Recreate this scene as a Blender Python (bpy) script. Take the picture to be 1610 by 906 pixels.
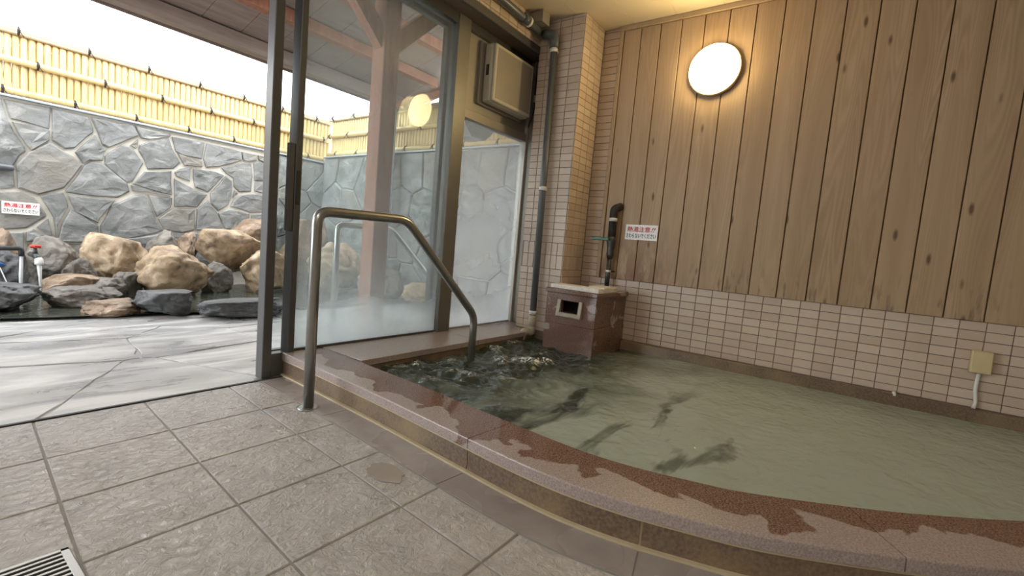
import bpy, bmesh, math, random
from mathutils import Vector, Matrix, noise
random.seed(7)
PI = math.pi
scene = bpy.context.scene
for o in list(bpy.data.objects):
    bpy.data.objects.remove(o)
C = scene.collection

# ---------------------------------------------------------------- camera
def cam_axes(a, p, r):
    f = Vector((math.cos(a)*math.cos(p), math.sin(a)*math.cos(p), -math.sin(p)))
    rt = Vector((math.sin(a), -math.cos(a), 0)); up = rt.cross(f)
    return (rt*math.cos(r)+up*math.sin(r), -rt*math.sin(r)+up*math.cos(r), f)
cd = bpy.data.cameras.new('camera')
cam = bpy.data.objects.new('camera', cd)
C.objects.link(cam)
scene.camera = cam
cd.sensor_width = 36; cd.sensor_fit = 'HORIZONTAL'
cd.lens = 736.94/1610*36
cd.clip_start = 0.02
RT, UP, FW = cam_axes(math.radians(35.494), math.radians(5.083), math.radians(4.937))
m3 = Matrix((RT, UP, -FW)).transposed()
cam.matrix_world = Matrix.Translation((0, 0, 0.73)) @ m3.to_4x4()

# ---------------------------------------------------------------- sky, exposure
world = bpy.data.worlds.new('overcast_sky'); scene.world = world
world.use_nodes = True
bg = world.node_tree.nodes['Background']
bg.inputs['Color'].default_value = (0.93, 0.97, 1.0, 1)
bg.inputs['Strength'].default_value = 5.0
vs = scene.view_settings
vs.view_transform = 'Standard'; vs.look = 'None'; vs.gamma = 1.0; vs.use_curve_mapping = False
vs.exposure = 0.62
LAMP_STRENGTH = 34.0
FILL_LAMP_STRENGTH = 19.0  # fill light: out-of-view lamps added for the interior

# ---------------------------------------------------------------- material helpers
MATS = {}
class NT:
    def __init__(s, name):
        m = bpy.data.materials.new(name); m.use_nodes = True
        s.m = m; s.t = m.node_tree; s.n = s.t.nodes; s.l = s.t.links
        s.p = s.n['Principled BSDF']; s.out = s.n['Material Output']
        s.pos = None
        MATS[name] = m
    def node(s, typ, **kw):
        n = s.n.new(typ)
        for k, v in kw.items():
            if k in n.inputs.keys() and not hasattr(n, k): n.inputs[k].default_value = v
            else: setattr(n, k, v)
        return n
    def link(s, a, b): s.l.new(a, b)
    def position(s):
        if s.pos is None: s.pos = s.node('ShaderNodeNewGeometry').outputs['Position']
        return s.pos
    def mapped(s, scale, src=None, loc=(0, 0, 0)):
        n = s.node('ShaderNodeMapping'); n.inputs['Scale'].default_value = scale; n.inputs['Location'].default_value = loc
        s.link(src or s.position(), n.inputs['Vector']); return n.outputs['Vector']
    def noise(s, scale, detail=4, rough=0.55, vec=None, dist=0.0):
        n = s.node('ShaderNodeTexNoise'); n.inputs['Scale'].default_value = scale
        n.inputs['Detail'].default_value = detail; n.inputs['Roughness'].default_value = rough
        n.inputs['Distortion'].default_value = dist
        s.link(vec or s.position(), n.inputs['Vector']); return n.outputs['Fac']
    def voro(s, scale, vec=None, feature='F1', out='Distance'):
        n = s.node('ShaderNodeTexVoronoi'); n.feature = feature; n.inputs['Scale'].default_value = scale
        s.link(vec or s.position(), n.inputs['Vector']); return n.outputs[out]
    def ramp(s, fac, stops, interp='LINEAR'):
        n = s.node('ShaderNodeValToRGB'); cr = n.color_ramp; cr.interpolation = interp
        while len(cr.elements) < len(stops): cr.elements.new(0.5)
        for e, (p, c) in zip(cr.elements, stops):
            e.position = p
            if not isinstance(c, (tuple, list)): c = (c, c, c)
            e.color = (*c[:3], 1)
        s.link(fac, n.inputs['Fac']); return n.outputs['Color']
    def mix(s, fac, a, b, mode='MIX'):
        n = s.node('ShaderNodeMix'); n.data_type = 'RGBA'; n.blend_type = mode
        for sock, v in ((n.inputs[0], fac), (n.inputs[6], a), (n.inputs[7], b)):
            if isinstance(v, (int, float)): sock.default_value = v
            elif isinstance(v, (tuple, list)): sock.default_value = (*v[:3], 1)
            else: s.link(v, sock)
        return n.outputs[2]
    def math(s, op, a, b=None, clamp=False):
        n = s.node('ShaderNodeMath'); n.operation = op; n.use_clamp = clamp
        for sock, v in ((n.inputs[0], a), (n.inputs[1], b)):
            if v is None: continue
            if isinstance(v, (int, float)): sock.default_value = v
            else: s.link(v, sock)
        return n.outputs[0]
    def maprange(s, v, a, b, c, d):
        n = s.node('ShaderNodeMapRange'); s.link(v, n.inputs['Value'])
        for k, x in zip(('From Min', 'From Max', 'To Min', 'To Max'), (a, b, c, d)): n.inputs[k].default_value = x
        return n.outputs['Result']
    def sep(s, i, src=None):
        n = s.node('ShaderNodeSeparateXYZ'); s.link(src or s.position(), n.inputs[0]); return n.outputs[i]
    def rand(s): return s.node('ShaderNodeObjectInfo').outputs['Random']
    def base(s, c):
        if isinstance(c, (tuple, list)): s.p.inputs['Base Color'].default_value = (*c[:3], 1)
        else: s.link(c, s.p.inputs['Base Color'])
    def rough(s, v):
        if isinstance(v, (int, float)): s.p.inputs['Roughness'].default_value = v
        else: s.link(v, s.p.inputs['Roughness'])
    def bump(s, h, strength=0.3, dist=0.01):
        n = s.node('ShaderNodeBump'); n.inputs['Strength'].default_value = strength; n.inputs['Distance'].default_value = dist
        s.link(h, n.inputs['Height']); s.link(n.outputs['Normal'], s.p.inputs['Normal'])

def plain(name, c, rough=0.5, metal=0.0, nscale=30, var=0.12, bump=0.0):
    t = NT(name)
    n = t.noise(nscale, 3)
    t.base(t.mix(n, tuple(x*(1-var) for x in c), tuple(min(1, x*(1+var)) for x in c)))
    t.rough(rough); t.p.inputs['Metallic'].default_value = metal
    if bump: t.bump(n, bump, 0.004)
    return t.m

def emissive(name, c, strength):
    t = NT(name)
    e = t.node('ShaderNodeEmission'); e.inputs['Color'].default_value = (*c, 1); e.inputs['Strength'].default_value = strength
    t.link(e.outputs[0], t.out.inputs['Surface']); return t.m

# floor tiles: riven stoneware, damp
def m_floor():
    t = NT('riven_stone_tile')
    n1 = t.noise(9, 5, 0.6); n2 = t.noise(55, 4, 0.65, dist=0.6); n3 = t.noise(2.2, 3)
    c = t.ramp(n1, [(0.3, (0.33, 0.31, 0.292)), (0.7, (0.49, 0.467, 0.445))])
    c = t.mix(t.math('MULTIPLY', t.rand(), 0.35), c, (0.34, 0.32, 0.302))
    c = t.mix(t.ramp(n2, [(0.45, 0.0), (0.75, 0.30)]), c, (0.64, 0.60, 0.55))
    t.base(c)
    wet = t.ramp(n3, [(0.40, 0.18), (0.62, 0.42)])
    film = t.ramp(t.noise(7.5, 4, 0.6, t.mapped((1, 2.2, 1))), [(0.60, 0.0), (0.66, 1.0)])
    t.rough(t.mix(film, wet, (0.05, 0.05, 0.05)))
    h = t.math('ADD', t.math('MULTIPLY', t.noise(42, 5, 0.62, dist=0.8), 1.0), t.math('MULTIPLY', t.noise(14, 3), 0.8))
    t.bump(h, 0.9, 0.010)
    return t.m
def m_strip():
    t = NT('smooth_edge_tile')
    n1 = t.noise(5, 4)
    c = t.ramp(n1, [(0.3, (0.25, 0.21, 0.19)), (0.7, (0.37, 0.325, 0.295))])
    t.base(c); t.rough(t.ramp(t.noise(4, 2), [(0.4, 0.15), (0.6, 0.4)])); t.bump(t.noise(60, 3), 0.08, 0.003)
    return t.m
def m_flag():
    t = NT('outdoor_flagstone')
    v = t.mapped((1.0, 3.2, 1))
    n1 = t.noise(1.6, 6, 0.6, v, 0.8); n2 = t.noise(14, 4)
    c = t.ramp(n1, [(0.36, (0.30, 0.305, 0.315)), (0.5, (0.42, 0.42, 0.415)), (0.62, (0.66, 0.645, 0.62))])
    c = t.mix(t.math('MULTIPLY', t.rand(), 0.3), c, (0.26, 0.26, 0.27))
    t.base(t.mix(t.math('MULTIPLY', n2, 0.3), c, (0.42, 0.41, 0.40)))
    t.rough(t.ramp(n1, [(0.35, 0.22), (0.65, 0.55)])); t.bump(t.noise(10, 4), 0.25, 0.01)
    return t.m
def m_granite(name, dry_amount, spread=0.0):
    t = NT(name)
    n = t.noise(210, 2.5)
    wet = t.ramp(n, [(0.36, (0.085, 0.046, 0.034)), (0.5, (0.185, 0.105, 0.078)), (0.64, (0.29, 0.18, 0.14))])
    dry = t.ramp(n, [(0.36, (0.29, 0.23, 0.21)), (0.64, (0.43, 0.36, 0.335))])
    k = t.noise(6.0, 3, 0.5, dist=0.3)
    ac = t.node('ShaderNodeAttribute'); ac.attribute_name = 'across'
    k = t.math('ADD', k, t.math('MULTIPLY', t.math('SUBTRACT', 0.45, ac.outputs['Fac']), spread))
    mk = t.ramp(k, [(dry_amount-0.012, 0.0), (dry_amount+0.012, 1.0)])
    t.base(t.mix(mk, wet, dry))
    t.rough(t.ramp(mk, [(0, 0.07), (1, 0.26)]))
    t.bump(mk, 0.12, 0.002)
    return t.m
def m_riser():
    t = NT('stained_granite_riser')
    n = t.noise(110, 3); k = t.noise(4.5, 5, 0.6)
    c = t.ramp(n, [(0.35, (0.12, 0.08, 0.055)), (0.65, (0.21, 0.15, 0.105))])
    c = t.mix(t.ramp(k, [(0.45, 0.0), (0.70, 0.7)]), c, (0.31, 0.225, 0.115))
    t.base(c); t.rough(0.32); t.bump(n, 0.05, 0.002)
    return t.m
def m_grout(name, a, b):
    t = NT(name); n = t.noise(25, 4); t.base(t.mix(n, a, b)); t.rough(0.75); t.bump(t.noise(150, 3), 0.2, 0.002); return t.m
def m_walltile():
    t = NT('pink_beige_wall_tile')
    r = t.rand()
    c = t.ramp(r, [(0.0, (0.54, 0.425, 0.335)), (0.5, (0.585, 0.468, 0.378)), (1.0, (0.63, 0.52, 0.42))])
    c = t.mix(t.ramp(t.noise(3.0, 4), [(0.4, 0.0), (0.8, 0.30)]), c, (0.40, 0.30, 0.20))
    t.base(c); t.rough(0.30); t.bump(t.noise(70, 2), 0.04, 0.002)
    return t.m
def m_plank():
    t = NT('weathered_cedar_plank')
    r = t.rand()
    off = t.node('ShaderNodeCombineXYZ'); t.link(t.math('MULTIPLY', r, 9.0), off.inputs[0]); t.link(t.math('MULTIPLY', r, 31.0), off.inputs[2])
    va = t.node('ShaderNodeVectorMath'); va.operation = 'ADD'; t.link(t.position(), va.inputs[0]); t.link(off.outputs[0], va.inputs[1])
    src = va.outputs[0]
    v1 = t.mapped((2, 10, 0.75), src); v2 = t.mapped((4, 120, 3.0), src)
    n1 = t.noise(1.0, 1.5, 0.45, v1, 0.3); fine = t.noise(1.0, 3, 0.6, v2)
    ring = t.math('MULTIPLY', t.math('ADD', t.math('SINE', t.math('MULTIPLY', n1, 95.0)), 1.0), 0.5)
    ring = t.math('MULTIPLY', ring, t.ramp(t.noise(1.0, 2, 0.5, t.mapped((1, 5, 0.9), src)), [(0.35, 0.15), (0.7, 1.0)]))
    c = t.ramp(n1, [(0.25, (0.36, 0.235, 0.135)), (0.5, (0.415, 0.285, 0.172)), (0.75, (0.475, 0.340, 0.215))])
    c = t.mix(t.math('MULTIPLY', ring, 0.50), c, (0.245, 0.150, 0.075))
    c = t.mix(t.math('MULTIPLY', fine, 0.22), c, (0.31, 0.21, 0.12))
    c = t.mix(t.math('MULTIPLY', r, 0.30), c, (0.45, 0.325, 0.205))
    # knots
    kn = t.voro(1.0, t.mapped((1, 9.0, 3.0), src))
    c = t.mix(t.ramp(kn, [(0.05, 0.9), (0.12, 0.0)]), c, (0.09, 0.05, 0.025))
    # reddish water stains near the hot water outlet, soaked lower ends
    z = t.sep(2); y = t.sep(1)
    st = t.math('MULTIPLY', t.maprange(z, 0.62, 0.98, 1.0, 0.0), t.maprange(y, 0.85, 1.2, 0.0, 1.0))
    st = t.math('MULTIPLY', st, t.ramp(t.noise(5, 4, 0.6, t.mapped((1, 2.2, 0.7))), [(0.40, 0.0), (0.50, 1.0)]))
    c = t.mix(t.math('MULTIPLY', st, 0.62), c, (0.17, 0.055, 0.022))
    en = t.math('MULTIPLY', t.maprange(z, 0.55, 0.78, 1.0, 0.0), t.ramp(t.noise(14, 3, 0.5, t.mapped((1, 2.5, 0.5))), [(0.56, 0.0), (0.66, 0.75)]))
    c = t.mix(en, c, (0.12, 0.085, 0.06))
    t.base(c); t.rough(0.55); t.bump(fine, 0.10, 0.003)
    return t.m
def m_timber():
    t = NT('red_brown_stained_timber')
    n = t.noise(1, 4, 0.6, t.mapped((30, 30, 3)))
    t.base(t.ramp(n, [(0.3, (0.22, 0.085, 0.045)), (0.7, (0.36, 0.15, 0.085))])); t.rough(0.6); t.bump(n, 0.1, 0.003); return t.m
def m_roofboard():
    t = NT('roof_underside_board')
    n = t.noise(1, 4, 0.6, t.mapped((3, 25, 25)))
    t.base(t.ramp(n, [(0.3, (0.20, 0.145, 0.12)), (0.7, (0.30, 0.225, 0.19))])); t.rough(0.65); return t.m
def m_bamboo():
    t = NT('split_bamboo')
    n = t.noise(1, 3, 0.5, t.mapped((40, 40, 5)))
    c = t.ramp(n, [(0.3, (0.52, 0.36, 0.14)), (0.7, (0.68, 0.51, 0.235))])
    t.base(t.mix(t.math('MULTIPLY', t.rand(), 0.4), c, (0.66, 0.52, 0.28))); t.rough(0.42); return t.m
def m_wallstone():
    t = NT('grey_cleft_wall_stone')
    r = t.rand()
    n = t.noise(5.0, 6, 0.62, t.mapped((1, 1, 1.7)), 0.5); n2 = t.noise(26, 5, 0.65)
    c = t.ramp(n, [(0.34, (0.105, 0.110, 0.105)), (0.50, (0.195, 0.198, 0.188)), (0.64, (0.33, 0.33, 0.315))])
    c = t.mix(t.math('MULTIPLY', t.ramp(r, [(0.15, 0.0), (1.0, 1.0)]), 0.5), c, (0.31, 0.31, 0.305))
    c = t.mix(t.ramp(t.math('MULTIPLY', t.noise(3.5, 3), t.rand()), [(0.30, 0.0), (0.5, 0.45)]), c, (0.22, 0.17, 0.11))
    t.base(t.mix(t.math('MULTIPLY', n2, 0.35), c, (0.13, 0.135, 0.13))); t.rough(0.6)
    t.bump(t.math('ADD', n, t.math('MULTIPLY', n2, 0.4)), 0.5, 0.03); return t.m
def m_boulder(name, a, b, d, scale=5.0):
    t = NT(name)
    n = t.noise(scale, 6, 0.62, dist=0.8); n2 = t.noise(28, 5, 0.65); n3 = t.noise(2.6, 4)
    c = t.ramp(n, [(0.30, d), (0.48, a), (0.68, b)])
    c = t.mix(t.ramp(n3, [(0.5, 0.0), (0.66, 0.6)]), c, tuple(x*0.55 for x in a))
    t.base(t.mix(t.math('MULTIPLY', n2, 0.35), c, d)); t.rough(0.55)
    t.bump(t.math('ADD', n, t.math('MULTIPLY', n2, 0.5)), 0.6, 0.03); return t.m
def m_water():
    t = NT('cloudy_green_bath_water')
    x = t.sep(0); y = t.sep(1)
    # milky in the middle of the bath, darker green towards the windows
    k = t.noise(1.7, 4, 0.55, t.mapped((1.3, 1.0, 1), loc=(3, 1, 0)), 0.6)
    a = t.maprange(y, 0.45, 1.35, 1.0, 0.0)
    b = t.math('ADD', a, t.math('MULTIPLY', t.math('SUBTRACT', k, 0.5), 1.3))
    # darker noise patches stretched along x
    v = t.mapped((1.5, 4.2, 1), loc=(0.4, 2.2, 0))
    dark_patches = t.ramp(t.noise(1.2, 4, 0.5, v, 0.7), [(0.54, 0.0), (0.66, 0.75)])
    dark_patches = t.math('MULTIPLY', dark_patches, t.math('MULTIPLY', t.maprange(y, -0.15, 0.25, 0.15, 1.0), t.maprange(x, 2.0, 2.6, 1.0, 0.1)))
    b = t.math('SUBTRACT', b, dark_patches)
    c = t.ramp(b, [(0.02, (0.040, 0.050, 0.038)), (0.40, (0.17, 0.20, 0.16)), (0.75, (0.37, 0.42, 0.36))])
    # broken white patches on the higher crests
    crest = t.math('MULTIPLY', t.maprange(t.sep(2), 0.063, 0.078, 0.0, 1.0), t.ramp(t.noise(48, 4, 0.65, dist=0.8), [(0.48, 0.0), (0.58, 1.0)]), True)
    c = t.mix(crest, c, (0.78, 0.80, 0.79))
    t.base(c); t.rough(0.03); t.p.inputs['IOR'].default_value = 1.33
    t.bump(t.math('ADD', t.noise(9, 4, 0.55, t.mapped((1, 1.7, 1)), 1.0), t.math('MULTIPLY', t.noise(40, 2), 0.2)), 0.40, 0.018)
    return t.m
def m_pond():
    t = NT('pond_water')
    t.base((0.05, 0.055, 0.045)); t.rough(0.03); t.p.inputs['IOR'].default_value = 1.33
    t.bump(t.noise(14, 3, 0.5, t.mapped((1, 2, 1))), 0.25, 0.02); return t.m
def m_glass(name, lo, hi, z0, z1, haze=0.05):
    # window glass, steamed up with condensation that gathers towards the sill
    t = NT(name)
    z = t.sep(2)
    g = t.maprange(z, z0, z1, 1.0, 0.0)
    g = t.math('ADD', g, t.math('MULTIPLY', t.math('SUBTRACT', t.noise(2.4, 4, 0.55), 0.5), 0.28), True)
    g = t.ramp(g, [(0.0, hi), (0.50, hi*1.3), (0.74, lo*0.25), (0.87, lo*0.55), (1.0, lo)])
    f = t.math('ADD', g, t.math('MULTIPLY', t.noise(5, 3), haze), True)
    tr = t.node('ShaderNodeBsdfTransparent'); tr.inputs['Color'].default_value = (0.93, 0.96, 0.96, 1)
    di = t.node('ShaderNodeBsdfDiffuse'); di.inputs['Color'].default_value = (0.72, 0.74, 0.74, 1)
    tl = t.node('ShaderNodeBsdfTranslucent'); tl.inputs['Color'].default_value = (0.80, 0.83, 0.85, 1)
    m1 = t.node('ShaderNodeMixShader'); m1.inputs[0].default_value = 0.72; t.link(di.outputs[0], m1.inputs[1]); t.link(tl.outputs[0], m1.inputs[2])
    m2 = t.node('ShaderNodeMixShader'); t.link(f, m2.inputs[0]); t.link(tr.outputs[0], m2.inputs[1]); t.link(m1.outputs[0], m2.inputs[2])
    gl = t.node('ShaderNodeBsdfGlossy'); gl.inputs['Roughness'].default_value = 0.02
    m3_ = t.node('ShaderNodeMixShader'); fr = t.node('ShaderNodeFresnel'); fr.inputs['IOR'].default_value = 1.3
    bf = t.node('ShaderNodeNewGeometry').outputs['Backfacing']
    t.link(t.math('MULTIPLY', fr.outputs[0], t.math('SUBTRACT', 1.0, bf)), m3_.inputs[0])
    t.link(m2.outputs[0], m3_.inputs[1]); t.link(gl.outputs[0], m3_.inputs[2])
    t.link(m3_.outputs[0], t.out.inputs['Surface']); return t.m

m_floor(); m_strip(); m_flag()
m_granite('red_granite_coping', 0.51, 0.55); m_granite('red_granite_box', 0.64)
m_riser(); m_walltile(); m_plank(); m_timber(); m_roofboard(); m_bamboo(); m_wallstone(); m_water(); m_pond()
m_grout('floor_grout', (0.20, 0.185, 0.17), (0.32, 0.295, 0.27))
m_grout('cream_grout', (0.42, 0.34, 0.21), (0.58, 0.49, 0.33))
m_grout('tile_grout', (0.16, 0.115, 0.085), (0.25, 0.185, 0.14))
m_grout('outdoor_joint', (0.24, 0.235, 0.23), (0.40, 0.39, 0.37))
m_grout('cream_mortar', (0.52, 0.49, 0.42), (0.72, 0.68, 0.60))
m_boulder('tan_boulder', (0.37, 0.265, 0.16), (0.60, 0.48, 0.335), (0.11, 0.072, 0.042))
m_boulder('grey_brown_boulder', (0.17, 0.15, 0.125), (0.31, 0.285, 0.25), (0.07, 0.062, 0.052))
m_boulder('dark_grey_boulder', (0.075, 0.078, 0.08), (0.16, 0.165, 0.17), (0.03, 0.031, 0.033))
m_boulder('rust_brown_boulder', (0.27, 0.185, 0.12), (0.47, 0.35, 0.245), (0.09, 0.06, 0.04))
m_glass('steamed_glass', 0.82, 0.085, 0.115, 1.20)
m_glass('misted_glass', 0.82, 0.22, 0.115, 1.35)
m_glass('clear_glass', 0.0, 0.0, 0.115, 1.9, 0.0)
plain('bronze_aluminium', (0.115, 0.115, 0.115), 0.38, 0.55, 20, 0.08)
plain('panel_aluminium', (0.33, 0.30, 0.255), 0.42, 0.25, 15, 0.06)
plain('grey_mullion', (0.20, 0.19, 0.17), 0.4, 0.4, 15, 0.06)
plain('pale_frame_metal', (0.52, 0.49, 0.44), 0.4, 0.3, 15, 0.08)
plain('brushed_steel', (0.36, 0.36, 0.345), 0.28, 0.85, 60, 0.08)
plain('cream_plastic', (0.56, 0.52, 0.43), 0.4, 0, 10, 0.05)
plain('yellowed_plastic', (0.60, 0.49, 0.28), 0.45, 0, 10, 0.06)
plain('white_plastic', (0.72, 0.71, 0.68), 0.4, 0, 20, 0.05)
plain('dark_vent', (0.03, 0.028, 0.025), 0.6)
plain('grey_pvc_pipe', (0.105, 0.115, 0.125), 0.35, 0, 8, 0.15)
plain('limescale_pipe', (0.42, 0.36, 0.27), 0.55, 0, 40, 0.3, 0.2)
plain('black_insulation', (0.022, 0.022, 0.022), 0.6, 0, 60, 0.3, 0.3)
plain('dark_valve_metal', (0.075, 0.08, 0.08), 0.42, 0.6, 60, 0.3)
plain('green_lever', (0.02, 0.13, 0.07), 0.4)
plain('limed_stone', (0.78, 0.70, 0.62), 0.6, 0, 45, 0.35, 0.4)
plain('ceiling_panel', (0.66, 0.56, 0.40), 0.5, 0, 3, 0.06)
plain('ceiling_joint', (0.40, 0.33, 0.22), 0.6)
plain('wood_batten', (0.40, 0.29, 0.175), 0.5, 0, 20, 0.15)
plain('dark_joint', (0.15, 0.075, 0.03), 0.8)
plain('plaster', (0.50, 0.44, 0.37), 0.7)
plain('sign_white', (0.80, 0.79, 0.77), 0.35, 0, 20, 0.03)
plain('sign_red', (0.50, 0.03, 0.035), 0.5)
plain('sign_black', (0.02, 0.02, 0.022), 0.5)
plain('fan_grey', (0.30, 0.31, 0.31), 0.4, 0.2)
plain('stainless_grate', (0.34, 0.33, 0.31), 0.38, 0.7)
plain('drain_black', (0.012, 0.012, 0.012), 0.7)
plain('blue_grey_cap', (0.36, 0.39, 0.42), 0.45, 0.3)
plain('twine', (0.03, 0.024, 0.02), 0.9)
plain('tap_red', (0.60, 0.05, 0.03), 0.4)
plain('tap_blue', (0.03, 0.16, 0.50), 0.4)
plain('tap_white', (0.80, 0.80, 0.78), 0.35)
plain('running_water', (0.70, 0.74, 0.76), 0.12)
plain('wet_stain', (0.29, 0.255, 0.23), 0.08)
plain('soil_bank', (0.10, 0.095, 0.085), 0.8, 0, 9, 0.3, 0.5)
emissive('lamp_glow', (1.0, 0.76, 0.36), LAMP_STRENGTH)
emissive('fill_lamp_glow', (1.0, 0.96, 0.90), FILL_LAMP_STRENGTH)  # glow of the added out-of-view fill lamps

# ---------------------------------------------------------------- object helpers
def link(o, parent=None):
    C.objects.link(o)
    if parent is not None:
        o.parent = parent
        o.matrix_parent_inverse = parent.matrix_basis.inverted()
    return o
def mesh_obj(name, verts, faces, mat, parent=None, smooth=False):
    me = bpy.data.meshes.new(name); me.from_pydata([tuple(v) for v in verts], [], faces); me.update()
    if smooth:
        me.polygons.foreach_set('use_smooth', [True]*len(me.polygons))
    o = bpy.data.objects.new(name, me); me.materials.append(MATS[mat]); return link(o, parent)
def bm_obj(name, bm, mat, parent=None, smooth=False):
    bmesh.ops.recalc_face_normals(bm, faces=bm.faces)
    me = bpy.data.meshes.new(name); bm.to_mesh(me); bm.free()
    if smooth: me.polygons.foreach_set('use_smooth', [True]*len(me.polygons))
    o = bpy.data.objects.new(name, me); me.materials.append(MATS[mat]); return link(o, parent)
def bm_box(bm, x0, x1, y0, y1, z0, z1):
    r = bmesh.ops.create_cube(bm, size=1.0, matrix=Matrix.Translation(((x0+x1)/2, (y0+y1)/2, (z0+z1)/2)) @ Matrix.Diagonal((x1-x0, y1-y0, z1-z0, 1)))
    return r['verts']
def box(name, b, mat, parent=None, bevel=0.0, seg=2):
    bm = bmesh.new(); bm_box(bm, *b)
    if bevel: bmesh.ops.bevel(bm, geom=list(bm.edges), offset=bevel, segments=seg, affect='EDGES', profile=0.5)
    return bm_obj(name, bm, mat, parent, smooth=False)
def thing(name, loc, label, cat, group=None, kind=None):
    o = bpy.data.objects.new(name, None); C.objects.link(o); o.location = loc; o.empty_display_size = 0.1
    tag(o, label, cat, group, kind); bpy.context.view_layer.update(); return o
def tag(o, label=None, cat=None, group=None, kind=None):
    if label: o['label'] = label
    if cat: o['category'] = cat
    if group: o['group'] = group
    if kind: o['kind'] = kind
    return o
def structure(o): o['kind'] = 'structure'; return o
def fillet(pts, r, n=6):
    pts = [Vector(p) for p in pts]; out = [pts[0]]
    for i in range(1, len(pts)-1):
        a, b, c = pts[i-1], pts[i], pts[i+1]
        d1 = (a-b).normalized(); d2 = (c-b).normalized()
        rr = min(r, (a-b).length*0.45, (c-b).length*0.45)
        p, q = b+d1*rr, b+d2*rr
        for k in range(n+1):
            t = k/n; out.append(p*(1-t)**2+b*2*t*(1-t)+q*t*t)
    out.append(pts[-1]); return out
def tube_data(pts, rad, n=14):
    pts = [Vector(p) for p in pts]; N = len(pts)
    rads = rad if isinstance(rad, (list, tuple)) else [rad]*N
    T = []
    for i in range(N):
        a = pts[max(0, i-1)]; b = pts[min(N-1, i+1)]; T.append((b-a).normalized())
    u = T[0].orthogonal().normalized(); V = []; F = []
    for i in range(N):
        u = (u - T[i]*u.dot(T[i])).normalized(); w = T[i].cross(u)
        for k in range(n):
            a = 2*PI*k/n; V.append(pts[i]+(u*math.cos(a)+w*math.sin(a))*rads[i])
    for i in range(N-1):
        for k in range(n):
            F.append((i*n+k, i*n+(k+1) % n, (i+1)*n+(k+1) % n, (i+1)*n+k))
    F.append(tuple(reversed(range(n)))); F.append(tuple(range((N-1)*n, N*n)))
    return V, F
def tube(name, pts, rad, mat, parent=None, n=14):
    V, F = tube_data(pts, rad, n)
    o = mesh_obj(name, V, F, mat, parent)
    me = o.data
    me.polygons.foreach_set('use_smooth', [len(p.vertices) == 4 for p in me.polygons]); return o
def prism(name, poly, axis, a, b, mat, parent=None, bevel=0.0):
    """extrude a 2D polygon: axis 2 -> (x,y) over z a..b; axis 1 -> (x,z) over y; axis 0 -> (y,z) over x"""
    def P(p, t):
        return {2: (p[0], p[1], t), 1: (p[0], t, p[1]), 0: (t, p[0], p[1])}[axis]
    bm = bmesh.new()
    v0 = [bm.verts.new(P(p, a)) for p in poly]; v1 = [bm.verts.new(P(p, b)) for p in poly]
    n = len(poly)
    bm.faces.new(v0); top = bm.faces.new(v1)
    for i in range(n): bm.faces.new((v0[i], v0[(i+1) % n], v1[(i+1) % n], v1[i]))
    bmesh.ops.recalc_face_normals(bm, faces=bm.faces)
    if bevel:
        bmesh.ops.bevel(bm, geom=list(top.edges), offset=bevel, segments=1, affect='EDGES', clamp_overlap=True)
    return bm_obj(name, bm, mat, parent)
def shrink(poly, d):
    """inset a (roughly convex) polygon by d"""
    n = len(poly); ar = sum(poly[i][0]*poly[(i+1) % n][1]-poly[(i+1) % n][0]*poly[i][1] for i in range(n))
    s = 1 if ar > 0 else -1; out = []
    for i in range(n):
        a, b, c = (Vector(poly[i-1]), Vector(poly[i]), Vector(poly[(i+1) % n]))
        e1 = (b-a).normalized(); e2 = (c-b).normalized()
        n1 = Vector((-e1.y, e1.x))*s; n2 = Vector((-e2.y, e2.x))*s
        m = n1+n2
        if m.length < 1e-4: m = n1
        m.normalize(); k = d/max(0.45, m.dot(n1)); q = b+m*k; out.append((q.x, q.y))
    return out
def clip_half(poly, p, nrm):
    out = []; N = len(poly)
    for i in range(N):
        a, b = poly[i], poly[(i+1) % N]
        da = (a[0]-p[0])*nrm[0]+(a[1]-p[1])*nrm[1]; db = (b[0]-p[0])*nrm[0]+(b[1]-p[1])*nrm[1]
        if da <= 0: out.append(a)
        if (da < 0 < db) or (db < 0 < da):
            t = da/(da-db); out.append((a[0]+(b[0]-a[0])*t, a[1]+(b[1]-a[1])*t))
    return out
def voronoi(seeds, bounds):
    x0, x1, y0, y1 = bounds; cells = []
    for i, s in enumerate(seeds):
        poly = [(x0, y0), (x1, y0), (x1, y1), (x0, y1)]
        for j, q in enumerate(seeds):
            if i == j or (q[0]-s[0])**2+(q[1]-s[1])**2 > 4: continue
            poly = clip_half(poly, ((s[0]+q[0])/2, (s[1]+q[1])/2), (q[0]-s[0], q[1]-s[1]))
            if len(poly) < 3: break
        if len(poly) >= 3: cells.append(poly)
    return cells
def jitter_seeds(x0, x1, y0, y1, p, rnd, jit=0.36):
    out = []; ny = max(1, round((y1-y0)/p)); nx = max(1, round((x1-x0)/p))
    for j in range(ny):
        for i in range(nx):
            off = 0.25 if j % 2 else -0.25
            out.append((x0+(i+0.5+off+rnd.uniform(-jit, jit))*(x1-x0)/nx, y0+(j+0.5+rnd.uniform(-jit, jit))*(y1-y0)/ny))
    return out
def rough_poly(poly, rnd, amp=0.012, step=0.10):
    out = []; N = len(poly)
    for i in range(N):
        a = Vector(poly[i]); b = Vector(poly[(i+1) % N]); L = (b-a).length
        k = max(1, int(L/step)); nn = Vector((-(b-a).y, (b-a).x)).normalized() if L > 1e-6 else Vector((0, 0))
        for q in range(k):
            p = a.lerp(b, q/k)
            if q: p = p+nn*rnd.uniform(-amp, amp)
            out.append((p.x, p.y))
    return out
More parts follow.
